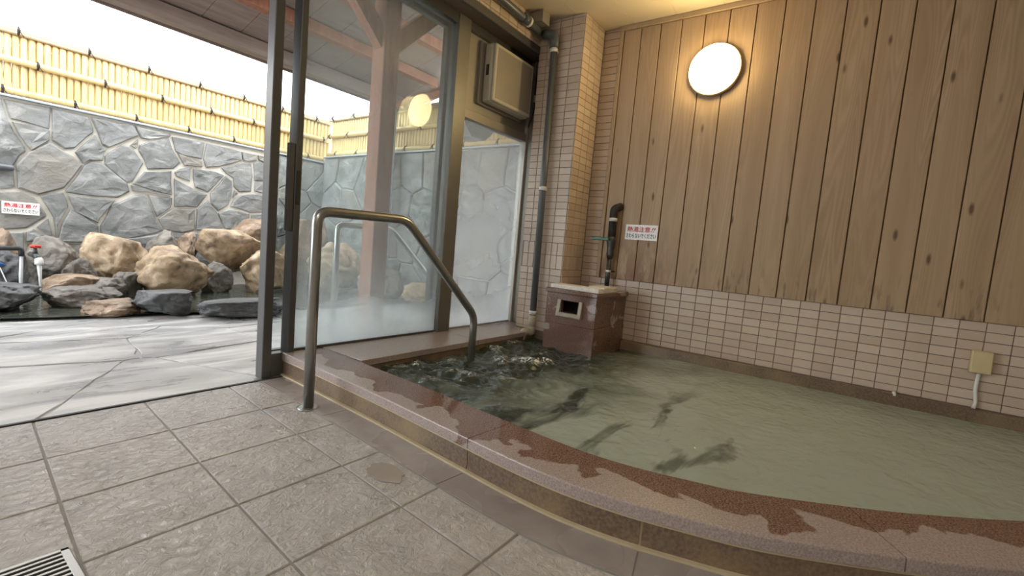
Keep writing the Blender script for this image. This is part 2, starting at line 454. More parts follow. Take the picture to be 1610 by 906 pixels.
def catmull(pts, per=8):
    out = []; P = [Vector(p) for p in pts]; P = [P[0]*2-P[1]]+P+[P[-1]*2-P[-2]]
    for i in range(1, len(P)-2):
        for k in range(per):
            t = k/per; a, b, c, d = P[i-1], P[i], P[i+1], P[i+2]
            out.append(0.5*((2*b)+(-a+c)*t+(2*a-5*b+4*c-d)*t*t+(-a+3*b-3*c+d)*t**3))
    out.append(P[-2]); return out

# ================================================================ SETTING
XW = 3.283          # plank wall
YC = 1.69           # column front face
XC = 2.968          # column side face
YT = 2.05           # tiled wall above the windows
YG = 2.22           # window plane
ZCEIL = 2.375
ZR = 0.115          # coping top
ZWATER = 0.052
ZWOOD = 0.555
FX0, FY0 = -2.4, -2.2

# ---- bath outline
outer_ctrl = [(1.20, 2.215), (1.184, 1.892), (1.17, 1.66), (1.153, 1.399), (1.113, 0.95), (1.095, 0.736), (1.092, 0.56), (1.112, 0.40),
              (1.15, 0.25), (1.207, 0.08), (1.349, -0.179), (1.49, -0.39), (1.70, -0.65), (2.0, -0.95), (2.5, -1.30), (3.20, -1.60)]
OUT = catmull(outer_ctrl, 8)
def offset_curve(pts, d):
    out = []
    for i in range(len(pts)):
        a = pts[max(0, i-1)]; b = pts[min(len(pts)-1, i+1)]; t = (b-a).normalized()
        out.append(pts[i]+Vector((-t.y, t.x))*d)       # left of travel = towards the bath
    return out
def ribbon(name, ca, cb, z0, z1, mat, parent, bevel_top=0.0):
    """solid between curve ca (floor side) and cb (bath side)"""
    n = len(ca); V = []; F = []
    h = bevel_top
    prof = []
    for i in range(n):
        a = ca[i]; b = cb[i]; d = (b-a).normalized()
        row = [(a.x, a.y, z0), (a.x, a.y, z1-h)]
        if h: row += [(a.x+d.x*h*0.3, a.y+d.y*h*0.3, z1-h*0.3), (a.x+d.x*h, a.y+d.y*h, z1)]
        row += [(b.x-d.x*h, b.y-d.y*h, z1), (b.x, b.y, z1-h)] if h else [(b.x, b.y, z1)]
        row += [(b.x, b.y, z0)]
        if not h: row = [(a.x, a.y, z0), (a.x, a.y, z1), (b.x, b.y, z1), (b.x, b.y, z0)]
        V += row; k = len(row)
    for i in range(n-1):
        for j in range(k):
            F.append((i*k+j, i*k+(j+1) % k, (i+1)*k+(j+1) % k, (i+1)*k+j))
    F.append(tuple(range(k))); F.append(tuple(reversed(range((n-1)*k, n*k))))
    bm = bmesh.new(); me = bpy.data.meshes.new('t'); me.from_pydata(V, [], F); bm.from_mesh(me); bpy.data.meshes.remove(me)
    o = bm_obj(name, bm, mat, parent)
    # how far across the rim a point lies (0 floor side, 1 bath side): splashes wet the bath side
    at = o.data.attributes.new('across', 'FLOAT', 'POINT')
    col_ = ([0, 0, 0.006, 0.02, 0.98, 1, 1] if h else [0, 0, 1, 1])*n
    at.data.foreach_set('value', [float(v) for v in col_])
    return o
def cut(curve, i0, i1): return curve[i0:i1+1]
def idx_at(pred):
    return next(i for i, p in enumerate(OUT) if pred(p))

# ---- floor: grout bed with tiles
floor = structure(box('floor', (FX0, XW+0.1, FY0, 2.175, -0.12, -0.003), 'floor_grout'))
rows = [2.171, 1.823]
while rows[-1] > FY0: rows.append(rows[-1]-0.3045)
def colx(k, y): return 0.292+0.3085*k+0.079*(y-1.7)
gap = 0.0028
rnd = random.Random(3)
for j in range(len(rows)-1):
    y1, y0 = rows[j], rows[j+1]
    for k in range(-8, 6):
        quad = [(colx(k, y0), y0), (colx(k+1, y0), y0), (colx(k+1, y1), y1), (colx(k, y1), y1)]
        cx = sum(p[0] for p in quad)/4; cy = (y0+y1)/2
        if cx < FX0 or cy < FY0: continue
        i = min(range(len(OUT)), key=lambda q: (OUT[q]-Vector((cx, cy))).length)
        t = (OUT[min(i+1, len(OUT)-1)]-OUT[max(i-1, 0)]).normalized()
        side = (Vector((cx, cy))-OUT[i]).dot(Vector((-t.y, t.x)))
        if side > 0.17: continue
        if k >= 0 and cx < 0.30 and 1.24 < cy < 1.30: pass
        if cy < -0.9 and cx < 0.6 and (cx < -0.6): pass
        prism('tile', shrink(quad, gap), 2, -0.03, rnd.uniform(-0.0006, 0.0006), 'riven_stone_tile', floor, 0.0022)
# smooth border tiles following the bath
i_a = idx_at(lambda p: p.y < 0.925); i_b = idx_at(lambda p: p.y < 0.35); i_c = idx_at(lambda p: p.y < -0.22); i_d = idx_at(lambda p: p.y < -0.72)
i_s = idx_at(lambda p: p.y < 2.165); i_m = idx_at(lambda p: p.y < 1.62)
STR = offset_curve(OUT, -0.118); ST2 = offset_curve(OUT, -0.1235); STI = offset_curve(OUT, 0.03)
ribbon('border_grout', ST2, STI, -0.02, 0.0012, 'floor_grout', floor)
for a, b in ((i_s, i_m), (i_m, i_a), (i_a, i_b), (i_b, i_c), (i_c, i_d), (i_d, len(OUT)-1)):
    ca = [v.copy() for v in cut(STR, a, b)]; cb = [v.copy() for v in cut(STI, a, b)]
    for cc in (ca, cb):
        d0 = (cc[1]-cc[0]).normalized(); cc[0] = cc[0]+d0*0.0025; d1 = (cc[-2]-cc[-1]).normalized(); cc[-1] = cc[-1]+d1*0.0025
    ribbon('border_tile', ca, cb, -0.015, 0.0030, 'smooth_edge_tile', floor)
box('threshold_track', (-2.4, 1.19, 2.172, 2.186, -0.05, 0.004), 'dark_vent', floor)

# ---- outdoor paving
pave = structure(box('floor_outdoor', (-3.0, 3.80, 2.187, 6.1, -0.20, -0.009), 'outdoor_joint'))
rnd = random.Random(11)
seeds = jitter_seeds(-2.2, 3.7, 2.19, 4.75, 0.62, rnd)
for cell in voronoi(seeds, (-2.2, 3.7, 2.19, 4.75)):
    cell = rough_poly(shrink(cell, 0.004), rnd, 0.012, 0.10)
    prism('flagstone', cell, 2, -0.06, -0.004+rnd.uniform(-0.001, 0.001), 'outdoor_flagstone', pave, 0.003)

# ---- plank wall with tiled dado
wall = structure(box('wall_right', (XW, XW+0.12, FY0, 1.70, -0.1, ZCEIL), 'tile_grout'))
seams = [1.396, 1.256, 1.113, 0.963, 0.811, 0.657, 0.503, 0.349, 0.195, 0.040, -0.112, -0.264, -0.414]
while seams[-1] > FY0+0.16: seams.append(seams[-1]-0.152)
box('plank_backing', (XW-0.006, XW+0.001, FY0, 1.53, ZWOOD+0.004, ZCEIL-0.004), 'dark_joint', wall)
edges = [1.525]+seams+[FY0]
for a, b in zip(edges[:-1], edges[1:]):
    box('plank', (XW-0.022, XW-0.006, b+0.0028, a-0.0028, ZWOOD, ZCEIL-0.035), 'weathered_cedar_plank', wall, 0.0025, 1)
box('edge_batten', (XW-0.028, XW-0.0005, 1.528, 1.556, ZWOOD, ZCEIL-0.002), 'wood_batten', wall, 0.003, 1)
box('top_batten', (XW-0.036, XW-0.005, FY0, 1.556, ZCEIL-0.034, ZCEIL-0.001), 'wood_batten', wall, 0.003, 1)

tile_mesh = {}
def tile_proto(key, sx, sy, sz):
    if key not in tile_mesh:
        bm = bmesh.new(); bm_box(bm, -sx/2, sx/2, -sy/2, sy/2, -sz/2, sz/2)
        bmesh.ops.bevel(bm, geom=list(bm.edges), offset=0.0014, segments=1, affect='EDGES')
        me = bpy.data.meshes.new('wall_tile'); bm.to_mesh(me); bm.free(); me.materials.append(MATS['pink_beige_wall_tile']); tile_mesh[key] = me
    return tile_mesh[key]
def wall_tile(axis, p, u0, u1, z0, z1, parent):
    """one tile on plane: axis 'x' plane x=p spanning y, facing -x; axis 'y' plane y=p spanning x, facing -y"""
    w = u1-u0; h = z1-z0; g = 0.0035
    if w < 0.02 or h < 0.015: return
    w -= g; h -= g; th = 0.006
    key = (axis, round(w, 3), round(h, 3))
    me = tile_proto(key, th if axis == 'x' else w, w if axis == 'x' else th, h)
    o = bpy.data.objects.new('tile', me); C.objects.link(o)
    u = (u0+u1)/2; z = (z0+z1)/2
    o.location = (p-th/2+0.001, u, z) if axis == 'x' else (u, p-th/2+0.001, z)
    o.parent = parent
    o.matrix_parent_inverse = parent.matrix_basis.inverted()
def grid(u0, u1, start, step):
    """cell edges on [u0,u1] aligned to start"""
    k = math.floor((u0-start)/step); e = [u0]
    while True:
        k += 1; v = start+k*step
        if v >= u1-1e-6: break
        if v > u0+1e-6: e.append(v)
    e.append(u1); return e
# dado rows: grout lines at z 0.5062 - 0.05 i
zrows = grid(0.118, ZWOOD, 0.1562, 0.05)
ycols = grid(-1.32, 1.69, 1.2172, 0.1)
for zi in range(len(zrows)-1):
    for yi in range(len(ycols)-1):
        wall_tile('x', XW, ycols[yi], ycols[yi+1], zrows[zi], zrows[zi+1], wall)
# narrow tiled strip between column and batten
for z0, z1 in zip(*(lambda e: (e[:-1], e[1:]))(grid(ZWOOD, ZCEIL, 0.1562, 0.05))):
    wall_tile('x', XW, 1.557, 1.69, z0, z1, wall)

# ---- tiled corner column (side face)
col = structure(box('wall_column', (XC, XW+0.12, YC, YT, -0.1, ZCEIL), 'tile_grout'))
zr_ = grid(0.118, ZCEIL, 0.1562, 0.05)
soldier = (0.590, 0.690, 0.780)    # two rows of upright tiles
def column_tiles(axis, p, us, parent, su):
    z = 0.118
    lows = [v for v in grid(0.118, soldier[0], 0.5900, 0.05)]
    for a, b in zip(lows[:-1], lows[1:]):
        for u0, u1 in zip(us[:-1], us[1:]): wall_tile(axis, p, u0, u1, a, b, parent)
    for a, b in zip(soldier[:-1], soldier[1:]):
        for u0, u1 in zip(su[:-1], su[1:]): wall_tile(axis, p, u0, u1, a, b, parent)
    ups = grid(soldier[2], ZCEIL, soldier[2], 0.0492)
    for a, b in zip(ups[:-1], ups[1:]):
        for u0, u1 in zip(us[:-1], us[1:]): wall_tile(axis, p, u0, u1, a, b, parent)
column_tiles('x', XC, grid(YC, YT, 1.787, 0.097), col, grid(YC, YT, YC, 0.05))
alc = structure(box('wall_alcove', (XC+0.001, XW, YC-0.0012, YC-0.0004, 0.118, ZCEIL-0.001), 'tile_grout'))
column_tiles('y', YC-0.001, grid(XC-0.004, XW-0.006, XC+0.098, 0.1), alc, grid(XC-0.004, XW-0.006, XC-0.004, 0.05))

# ---- window wall: tiled band above header, header, side wall
band = structure(box('wall_window', (FX0, XW+0.12, YT, 2.34, 2.17, ZCEIL+0.25), 'tile_grout'))
for a, b in zip(*(lambda e: (e[:-1], e[1:]))(grid(2.205, ZCEIL, 2.375, 0.05))):
    for u0, u1 in zip(*(lambda e: (e[:-1], e[1:]))(grid(1.90, XC, 2.467, 0.1))):
        wall_tile('y', YT, u0, u1, a, b, band)
box('header_beam', (FX0, XC-0.002, YT-0.008, YT+0.02, 2.150, 2.204), 'bronze_aluminium', band, 0.004, 1)
structure(box('wall_left_of_door', (FX0, -1.5, 2.12, 2.32, 0, 2.17), 'plaster'))
structure(box('wall_left', (FX0-0.12, FX0, FY0, 2.34, -0.1, ZCEIL), 'plaster'))
structure(box('wall_back', (FX0-0.12, XW+0.12, FY0-0.12, FY0, -0.1, ZCEIL), 'plaster'))
structure(box('wall_column_rear', (3.225, XW+0.12, YT, 2.34, -0.1, 2.17), 'plaster'))

# ---- ceiling with long panels
ceil = structure(box('ceiling', (FX0, XW+0.12, FY0, 2.34, ZCEIL+0.012, ZCEIL+0.10), 'ceiling_joint'))
y = 2.05
while y > FY0:
    box('ceiling_panel', (FX0, XW-0.001, max(FY0, y-0.2985), y, ZCEIL, ZCEIL+0.011), 'ceiling_panel', ceil, 0.0015, 1); y -= 0.30

# ================================================================ GLAZING
# fixed steamed pane between jamb and mullion
w1 = structure(thing('window_1', (1.27, YG, ZR), 'large steamed-up fixed window pane behind the steel handrail', 'window'))
def pane(name, x0, x1, z0, z1, yy, mat, parent, th=0.006):
    return box(name, (x0, x1, yy-th/2, yy+th/2, z0, z1), mat, parent)
box('jamb', (1.217, 1.250, 2.185, 2.255, 0.0, 2.17), 'bronze_aluminium', w1, 0.003, 1)
box('mullion', (2.247, 2.362, YG-0.035, YG+0.035, ZR, 2.17), 'grey_mullion', w1, 0.003, 1)
box('sill_rail', (1.250, 2.247, YG-0.012, YG+0.030, ZR, ZR+0.010), 'bronze_aluminium', w1)
box('head_rail', (1.250, 2.247, YG-0.030, YG+0.035, 2.105, 2.17), 'bronze_aluminium', w1, 0.003, 1)
pane('pane', 1.250, 2.247, ZR+0.010, 2.105, YG, 'steamed_glass', w1)
# right window with opaque upper panel
w2 = structure(thing('window_2', (2.7, YG, ZR), 'narrow steamed window beside the tiled column', 'window'))
pane('pane', 2.362, 3.09, ZR+0.012, 1.555, YG, 'misted_glass', w2)
box('sill_rail', (2.362, 3.09, YG-0.012, YG+0.030, ZR, ZR+0.012), 'panel_aluminium', w2)
box('transom', (2.362, 3.09, YG-0.030, YG+0.035, 1.555, 1.615), 'panel_aluminium', w2, 0.003, 1)
box('upper_panel', (2.362, 3.09, YG-0.006, YG+0.006, 1.615, 2.11), 'panel_aluminium', w2)
box('head_rail', (2.362, 3.09, YG-0.030, YG+0.035, 2.11, 2.17), 'bronze_aluminium', w2, 0.003, 1)
box('inner_stop', (3.09, 3.115, YG-0.028, YG+0.030, ZR, 2.17), 'pale_frame_metal', w2, 0.003, 1)
box('side_jamb', (3.115, 3.22, YG-0.075, YG+0.035, ZR, 2.17), 'panel_aluminium', w2, 0.004, 1)
# sliding door, pushed open behind the fixed pane
d1 = structure(thing('door_1', (1.1, 2.29, 0), 'dark aluminium sliding glass door pushed open', 'door'))
DY = 2.292
box('lead_stile', (1.131, 1.178, DY-0.028, DY+0.028, 0.006, 2.15), 'bronze_aluminium', d1, 0.003, 1)
box('rear_stile', (2.235, 2.30, DY-0.022, DY+0.022, 0.006, 2.15), 'bronze_aluminium', d1, 0.003, 1)
box('bottom_rail', (1.178, 2.235, DY-0.02, DY+0.02, 0.006, 0.115), 'bronze_aluminium', d1, 0.003, 1)
box('top_rail', (1.178, 2.235, DY-0.02, DY+0.02, 2.09, 2.15), 'bronze_aluminium', d1, 0.003, 1)
pane('pane', 1.178, 2.235, 0.115, 2.09, DY, 'clear_glass', d1)
box('pull_bar', (1.186, 1.217, 2.190, 2.215, 0.71, 1.125), 'bronze_aluminium', w1, 0.003, 1)
box('lock_plate', (1.224, 1.244, 2.180, 2.1855, 0.84, 1.00), 'dark_vent', w1, 0.002, 1)
box('closing_post', (1.0975, 1.141, 2.19, 2.25, 0.0, 2.17), 'bronze_aluminium', w1, 0.003, 1)
box('kick_plate', (1.141, 1.30, YG-0.02, YG+0.03, 0.0, ZR), 'bronze_aluminium', w1)
# fixed pane on the far side of the doorway
w3 = structure(thing('window_3', (-0.9, YG, 0), 'glazed panel left of the doorway', 'window'))
box('jamb', (-0.36, -0.28, YG-0.035, YG+0.035, 0.0, 2.17), 'bronze_aluminium', w3, 0.003, 1)
box('base_rail', (-1.5, -0.36, YG-0.03, YG+0.03, 0.0, 0.10), 'bronze_aluminium', w3)
pane('pane', -1.5, -0.36, 0.10, 2.17, YG, 'clear_glass', w3)

# ================================================================ BATH
bath = thing('bath_tub', (1.9, 0.6, 0), 'sunken bath with curved red granite rim below the plank wall', 'bath')
W_ = 0.215
INN = offset_curve(OUT, W_)
j1 = idx_at(lambda p: p.y < 0.935); j2 = idx_at(lambda p: p.y < -0.165)
def trimmed(ca, a, b, g=0.0016):
    cc = [v.copy() for v in cut(ca, a, b)]
    cc[0] += (cc[1]-cc[0]).normalized()*g; cc[-1] += (cc[-2]-cc[-1]).normalized()*g; return cc
bed_a, bed_b = offset_curve(OUT, 0.010), offset_curve(OUT, W_-0.004)
ribbon('rim_core', bed_a, bed_b, 0.0, ZR-0.004, 'cream_grout', bath)
for a, b in ((0, j1), (j1, j2), (j2, len(OUT)-1)):
    ribbon('coping_stone', trimmed(OUT, a, b), trimmed(INN, a, b), ZR-0.034, ZR, 'red_granite_coping', bath, 0.004)
r0, r1 = offset_curve(OUT, 0.006), offset_curve(OUT, 0.03)
k1 = idx_at(lambda p: p.y < 0.352); k2 = idx_at(lambda p: p.y < -0.50)
for a, b in ((0, j1), (j1, k1), (k1, k2), (k2, len(OUT)-1)):
    ribbon('riser_stone', trimmed(r0, a, b, 0.003), trimmed(r1, a, b, 0.003), 0.008, ZR-0.040, 'stained_granite_riser', bath)
ribbon('nose_grout', offset_curve(OUT, 0.003), r1, ZR-0.0405, ZR-0.0335, 'cream_grout', bath)
ribbon('base_grout', offset_curve(OUT, -0.006), r1, 0.0, 0.010, 'cream_grout', bath)
# coping in front of the windows and against the column
for x0, x1 in ((1.418, 2.30), (2.303, XC-0.001)):
    box('window_coping', (x0, x1, 1.868, 2.2055 if x1 < 2.4 else 2.2055, ZR-0.034, ZR), 'red_granite_coping', bath, 0.003, 1)
box('window_coping_base', (1.418, XC-0.001, 1.874, 2.20, 0.0, ZR-0.034), 'stained_granite_riser', bath)
box('recess_coping', (XC, 3.222, YT+0.001, 2.2055, ZR-0.03, ZR), 'red_granite_coping', bath)
box('wall_ledge', (XW-0.048, XW-0.0005, -1.38, 1.298, 0.0, ZR), 'stained_granite_riser', bath, 0.003, 1)

# ---- water surface
def inner_x(y):
    best = None
    for a, b in zip(INN[:-1], INN[1:]):
        if (a.y-y)*(b.y-y) <= 0 and abs(a.y-b.y) > 1e-9:
            return a.x+(b.x-a.x)*(y-a.y)/(b.y-a.y)
    return XW-0.05
def wave(x, y):
    def g(cx, cy, r): return math.exp(-((x-cx)**2+(y-cy)**2)/(r*r))
    ag = 0.16+1.7*g(2.55, 1.62, 0.50)+1.5*g(1.62, 1.66, 0.34)+1.1*g(2.05, 1.45, 0.45)+0.35*g(1.85, 0.55, 0.45)
    p = Vector((x*7, y*8, 0.3)); q = Vector((x*17, y*15, 2.1)); s = Vector((x*3.0, y*4.5, 5)); r = Vector((x*36, y*33, 4.0))
    h = noise.noise(p)*0.016+(0.3-abs(noise.noise(q)))*0.012+noise.noise(s)*0.007+noise.noise(r)*0.003
    return h*ag
ny, nx = 330, 220
V = []; F = []
for j in range(ny+1):
    y = 1.872-(1.872+1.36)*j/ny
    xa = inner_x(min(y, 1.86))-0.003
    for i in range(nx+1):
        x = xa+(XW-0.046-xa)*i/nx
        V.append((x, y, ZWATER+wave(x, y)))
for j in range(ny):
    for i in range(nx):
        a = j*(nx+1)+i; F.append((a, a+nx+1, a+nx+2, a+1))
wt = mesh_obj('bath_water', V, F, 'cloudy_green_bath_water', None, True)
tag(wt, 'cloudy grey-green hot water filling the granite-rimmed bath', 'water', kind='stuff')

# ================================================================ INDOOR THINGS
def handrail(name, x, y, label, legend_z, mat, top=0.803, base0=0.0):
    t = thing(name, (x, y, base0), label, 'handrail')
    pts = [(x, y, base0), (x, y, top), (x+0.46, y, top+0.008), (x+1.012, y, 0.31), (x+1.012, y, legend_z)]
    seg = [Vector(p) for p in pts]
    f = fillet(seg, 0.055, 8)
    tube('rail_tube', f, 0.0212, mat, t, 20)
    tube('base_flange', [(x, y, base0-0.0005), (x, y, base0+0.004), (x, y, base0+0.005)], [0.044, 0.043, 0.036], mat, t, 24)
    return t
handrail('handrail', 1.060, 1.728, 'bent stainless handrail stepping down into the indoor bath', -0.02, 'brushed_steel')
handrail('handrail', 1.915, 2.87, 'stainless handrail outdoors, seen through the steamed window', 0.0, 'brushed_steel', 0.775)

# granite spout box
sb = thing('spout_box', (3.03, 1.49, 0.0), 'red granite water spout box with square opening in the bath corner', 'spout')
X0, Y0, Y1 = 2.785, 1.302, 1.683
bm = bmesh.new()
def quadbox(*b): bm_box(bm, *b)
# front face with an opening
oy0, oy1, oz0, oz1 = 1.425, 1.562, 0.315, 0.395
box('base_block', (X0-0.004, XW-0.002, Y0, Y1+0.001, 0.0, 0.232), 'red_granite_box', sb, 0.003, 1)
box('front_left_panel', (X0, X0+0.03, oy1, Y1, 0.234, 0.44), 'red_granite_box', sb)
box('front_right_panel', (X0, X0+0.03, Y0+0.004, oy0, 0.234, 0.44), 'red_granite_box', sb)
box('front_lower_panel', (X0, X0+0.03, oy0, oy1, 0.234, oz0), 'red_granite_box', sb)
box('front_upper_panel', (X0, X0+0.03, oy0, oy1, oz1, 0.44), 'red_granite_box', sb)
box('side_panel', (X0+0.03, XW-0.002, Y0+0.004, Y0+0.03, 0.234, 0.44), 'red_granite_box', sb)
box('side_panel', (X0+0.03, XC-0.008, Y1-0.026, Y1, 0.234, 0.44), 'red_granite_box', sb)
box('opening_lining', (X0+0.14, X0+0.15, Y0+0.03, Y1-0.03, 0.234, 0.44), 'dark_vent', sb)
box('opening_sill', (X0-0.03, X0+0.05, oy0-0.018, oy1+0.018, oz0-0.028, oz0-0.002), 'limescale_pipe', sb, 0.003, 1)
for yy in (oy0-0.013, oy1+0.013):
    prism('opening_cheek', [(X0-0.028, oz0-0.028), (X0+0.001, oz0-0.028), (X0+0.001, oz1+0.004), (X0-0.012, oz1+0.004)], 1, yy-0.012, yy+0.012, 'limescale_pipe', sb)
box('cover_slab', (X0-0.022, XW-0.002, Y0-0.012, Y1+0.003, 0.441, 0.472), 'red_granite_box', sb, 0.006, 2)
# limed boards lying on the cover
def slab_board(name, pts, z0, z1, label):
    o = prism(name, pts, 2, z0, z1, 'limed_stone', None, 0.004); tag(o, label, 'slab'); return o
slab_board('stone_board', [(2.80, 1.668), (2.785, 1.30), (2.845, 1.29), (2.93, 1.50), (2.93, 1.672)], 0.473, 0.500, 'long lime-crusted stone board on the granite spout box')
slab_board('stone_board', [(2.86, 1.295), (3.10, 1.305), (3.10, 1.44), (2.94, 1.45)], 0.473, 0.506, 'short lime-crusted stone board beside the valve pipe')

# hot water valve pipe
vx = XW-0.075; vy = 1.437
vp = thing('valve_pipe', (vx, vy, 0.47), 'dark insulated hot water pipe with green lever valve', 'valve')
tube('lower_pipe', [(vx, vy, 0.473), (vx, vy, 0.70)], 0.017, 'dark_valve_metal', vp)
tube('valve_body', [(vx, vy, 0.70), (vx, vy, 0.73), (vx, vy, 0.75), (vx, vy, 0.80), (vx, vy, 0.83), (vx, vy, 0.86)], [0.019, 0.027, 0.024, 0.028, 0.034, 0.030], 'dark_valve_metal', vp, 12)
tube('insulated_pipe', fillet([(vx, vy, 0.86), (vx, vy+0.004, 1.065), (XW-0.03, vy-0.03, 1.085)], 0.05), 0.028, 'black_insulation', vp)
tube('white_band', [(vx, vy+0.002, 0.972), (vx, vy+0.002, 0.996)], 0.030, 'white_plastic', vp)
tube('white_band', [(vx, vy, 0.600), (vx, vy, 0.616)], 0.020, 'white_plastic', vp)
tube('wall_bracket', [(vx, vy, 0.608), (XW-0.023, vy-0.028, 0.608)], 0.006, 'dark_valve_metal', vp, 8)
tube('valve_stem', [(vx-0.02, vy, 0.84), (vx-0.05, vy+0.012, 0.84)], 0.010, 'dark_valve_metal', vp, 10)
box('lever', (vx-0.056, vx-0.046, vy, vy+0.135, 0.828, 0.852), 'green_lever', vp, 0.004, 1)

# drain pipe on the column
px_, py_ = XC-0.055, 1.868
dp = thing('waste_pipe', (px_, py_, 0.06), 'dark grey pipe down the tiled column with white clamps', 'pipe')
tube('down_pipe', [(px_, py_, 0.20), (px_, py_+0.022, 2.165)], 0.0245, 'grey_pvc_pipe', dp, 18)
for z, f_ in ((0.255, 0.0), (1.165, 0.011), (2.135, 0.0217)):
    tube('clamp', [(px_, py_+f_, z-0.014), (px_, py_+f_, z+0.014)], 0.029, 'white_plastic', dp, 18)
    box('clamp_foot', (px_+0.02, XC-0.004, py_+f_-0.008, py_+f_+0.008, z-0.008, z+0.008), 'white_plastic', dp)
tube('upper_elbow', fillet([(px_, py_+0.022, 2.15), (px_, py_+0.022, 2.245), (px_, 1.985, 2.262)], 0.05), 0.033, 'grey_pvc_pipe', dp, 18)
hp0 = Vector((px_, 1.985, 2.262))
tube('cross_pipe', fillet([hp0, (px_, 1.997, 2.264), (2.70, 1.997, 2.275), (1.4, 1.997, 2.32)], 0.03), 0.0245, 'grey_pvc_pipe', dp, 18)
tube('sleeve', [(2.72, 1.997, 2.2745), (2.66, 1.997, 2.2765)], 0.032, 'grey_pvc_pipe', dp, 18)
tube('clamp', [(2.735, 1.997, 2.274), (2.715, 1.997, 2.275)], 0.034, 'white_plastic', dp, 18)
tube('lower_pipe', [(px_, py_, 0.13), (px_, py_, 0.235)], 0.028, 'limescale_pipe', dp, 18)
tube('foot_elbow', fillet([(px_, py_, 0.15), (px_, py_, 0.105), (px_-0.055, py_+0.025, 0.115), (px_-0.085, py_+0.035, 0.04)], 0.04), 0.030, 'limescale_pipe', dp, 18)

# duct box under the ceiling
db = thing('duct_box', (2.83, 2.0, 2.25), 'brown metal duct box in the corner under the ceiling', 'box')
box('housing', (2.79, 2.875, 1.93, YT-0.006, 2.295, ZCEIL-0.002), 'panel_aluminium', db, 0.004, 1)
box('lid', (2.786, 2.879, 1.925, 1.932, 2.291, ZCEIL-0.002), 'panel_aluminium', db, 0.002, 1)
# cable and clip on the window jamb
cc_ = thing('cable_clip', (2.95, 2.09, 1.9), 'small white cable clip with thin black cable beside the window', 'clip')
box('clip', (3.075, 3.10, 2.128, 2.146, 1.855, 1.905), 'white_plastic', cc_, 0.003, 1)
tube('cable', fillet([(2.985, 2.085, 2.15), (3.03, 2.10, 2.02), (3.09, 2.14, 1.90), (3.095, 2.14, 1.80), (3.07, 2.17, 1.66)], 0.06), 0.0035, 'black_insulation', cc_, 8)

# ventilator on upper window panel
vf = thing('ventilator', (2.80, 2.1, 1.70), 'cream square wall ventilator mounted on the upper window panel', 'ventilator')
box('mounting_frame', (2.485, 2.995, YG-0.030, YG-0.006, 1.68, 2.095), 'panel_aluminium', vf, 0.004, 1)
box('housing', (2.515, 2.985, 2.118, YG-0.030, 1.695, 2.085), 'cream_plastic', vf, 0.018, 3)
box('front_cover', (2.522, 2.978, 2.095, 2.119, 1.702, 2.078), 'cream_plastic', vf, 0.011, 3)
box('pull_slot', (2.5135, 2.5165, 2.14, 2.165, 1.87, 1.94), 'dark_vent', vf)
box('front_panel', (2.545, 2.955, 2.0935, 2.0965, 1.725, 2.055), 'panel_aluminium', vf, 0.001, 1)
eh = thing('exhaust_hood', (2.65, 2.30, 1.55), 'grey metal exhaust hood outside the narrow window', 'hood')
prism('hood_shell', [(2.62, 1.90), (2.62, 1.60), (2.70, 1.525), (2.86, 1.525), (2.95, 1.60), (2.95, 1.90)], 1, 2.42, 2.60, 'fan_grey', eh, 0.01)
box('hood_duct', (2.70, 2.88, 2.256, 2.42, 1.64, 1.86), 'fan_grey', eh)

# wall lamp
lx, ly, lz = XW-0.022, 0.862, 1.967
lm = thing('wall_lamp', (lx, ly, lz-0.16), 'round glowing wall lamp on the plank wall', 'lamp')
def disc_tube(name, prof, mat, parent, n=48):
    return tube(name, [(lx-d, ly, lz) for d, r in prof], [r for d, r in prof], mat, parent, n)
disc_tube('back_ring', [(0.0005, 0.150), (0.004, 0.160), (0.030, 0.164), (0.040, 0.158)], 'wood_batten', lm)
disc_tube('diffuser', [(0.038, 0.154), (0.055, 0.152), (0.068, 0.142), (0.077, 0.120), (0.083, 0.08), (0.085, 0.02)], 'lamp_glow', lm)

# outlet box with conduit
ob = thing('junction_box', (XW-0.02, -0.58, 0.13), 'cream plastic junction box on the tiled wall with white conduit', 'box')
box('housing', (XW-0.045, XW-0.006, -0.622, -0.540, 0.298, 0.412), 'yellowed_plastic', ob, 0.008, 2)
box('cover', (XW-0.050, XW-0.044, -0.618, -0.544, 0.302, 0.408), 'yellowed_plastic', ob, 0.003, 2)
tube('conduit', fillet([(XW-0.018, -0.581, 0.300), (XW-0.016, -0.578, 0.21), (XW-0.018, -0.588, 0.150), (XW-0.03, -0.580, 0.119)], 0.03), 0.0085, 'white_plastic', ob, 12)
nl = tube('wall_nozzle', [(XW-0.005, -0.271, 0.119), (XW-0.03, -0.271, 0.116), (XW-0.052, -0.271, 0.112)], [0.009, 0.009, 0.006], 'white_plastic')
tag(nl, 'tiny white nozzle on the ledge below the wall tiles', 'nozzle')

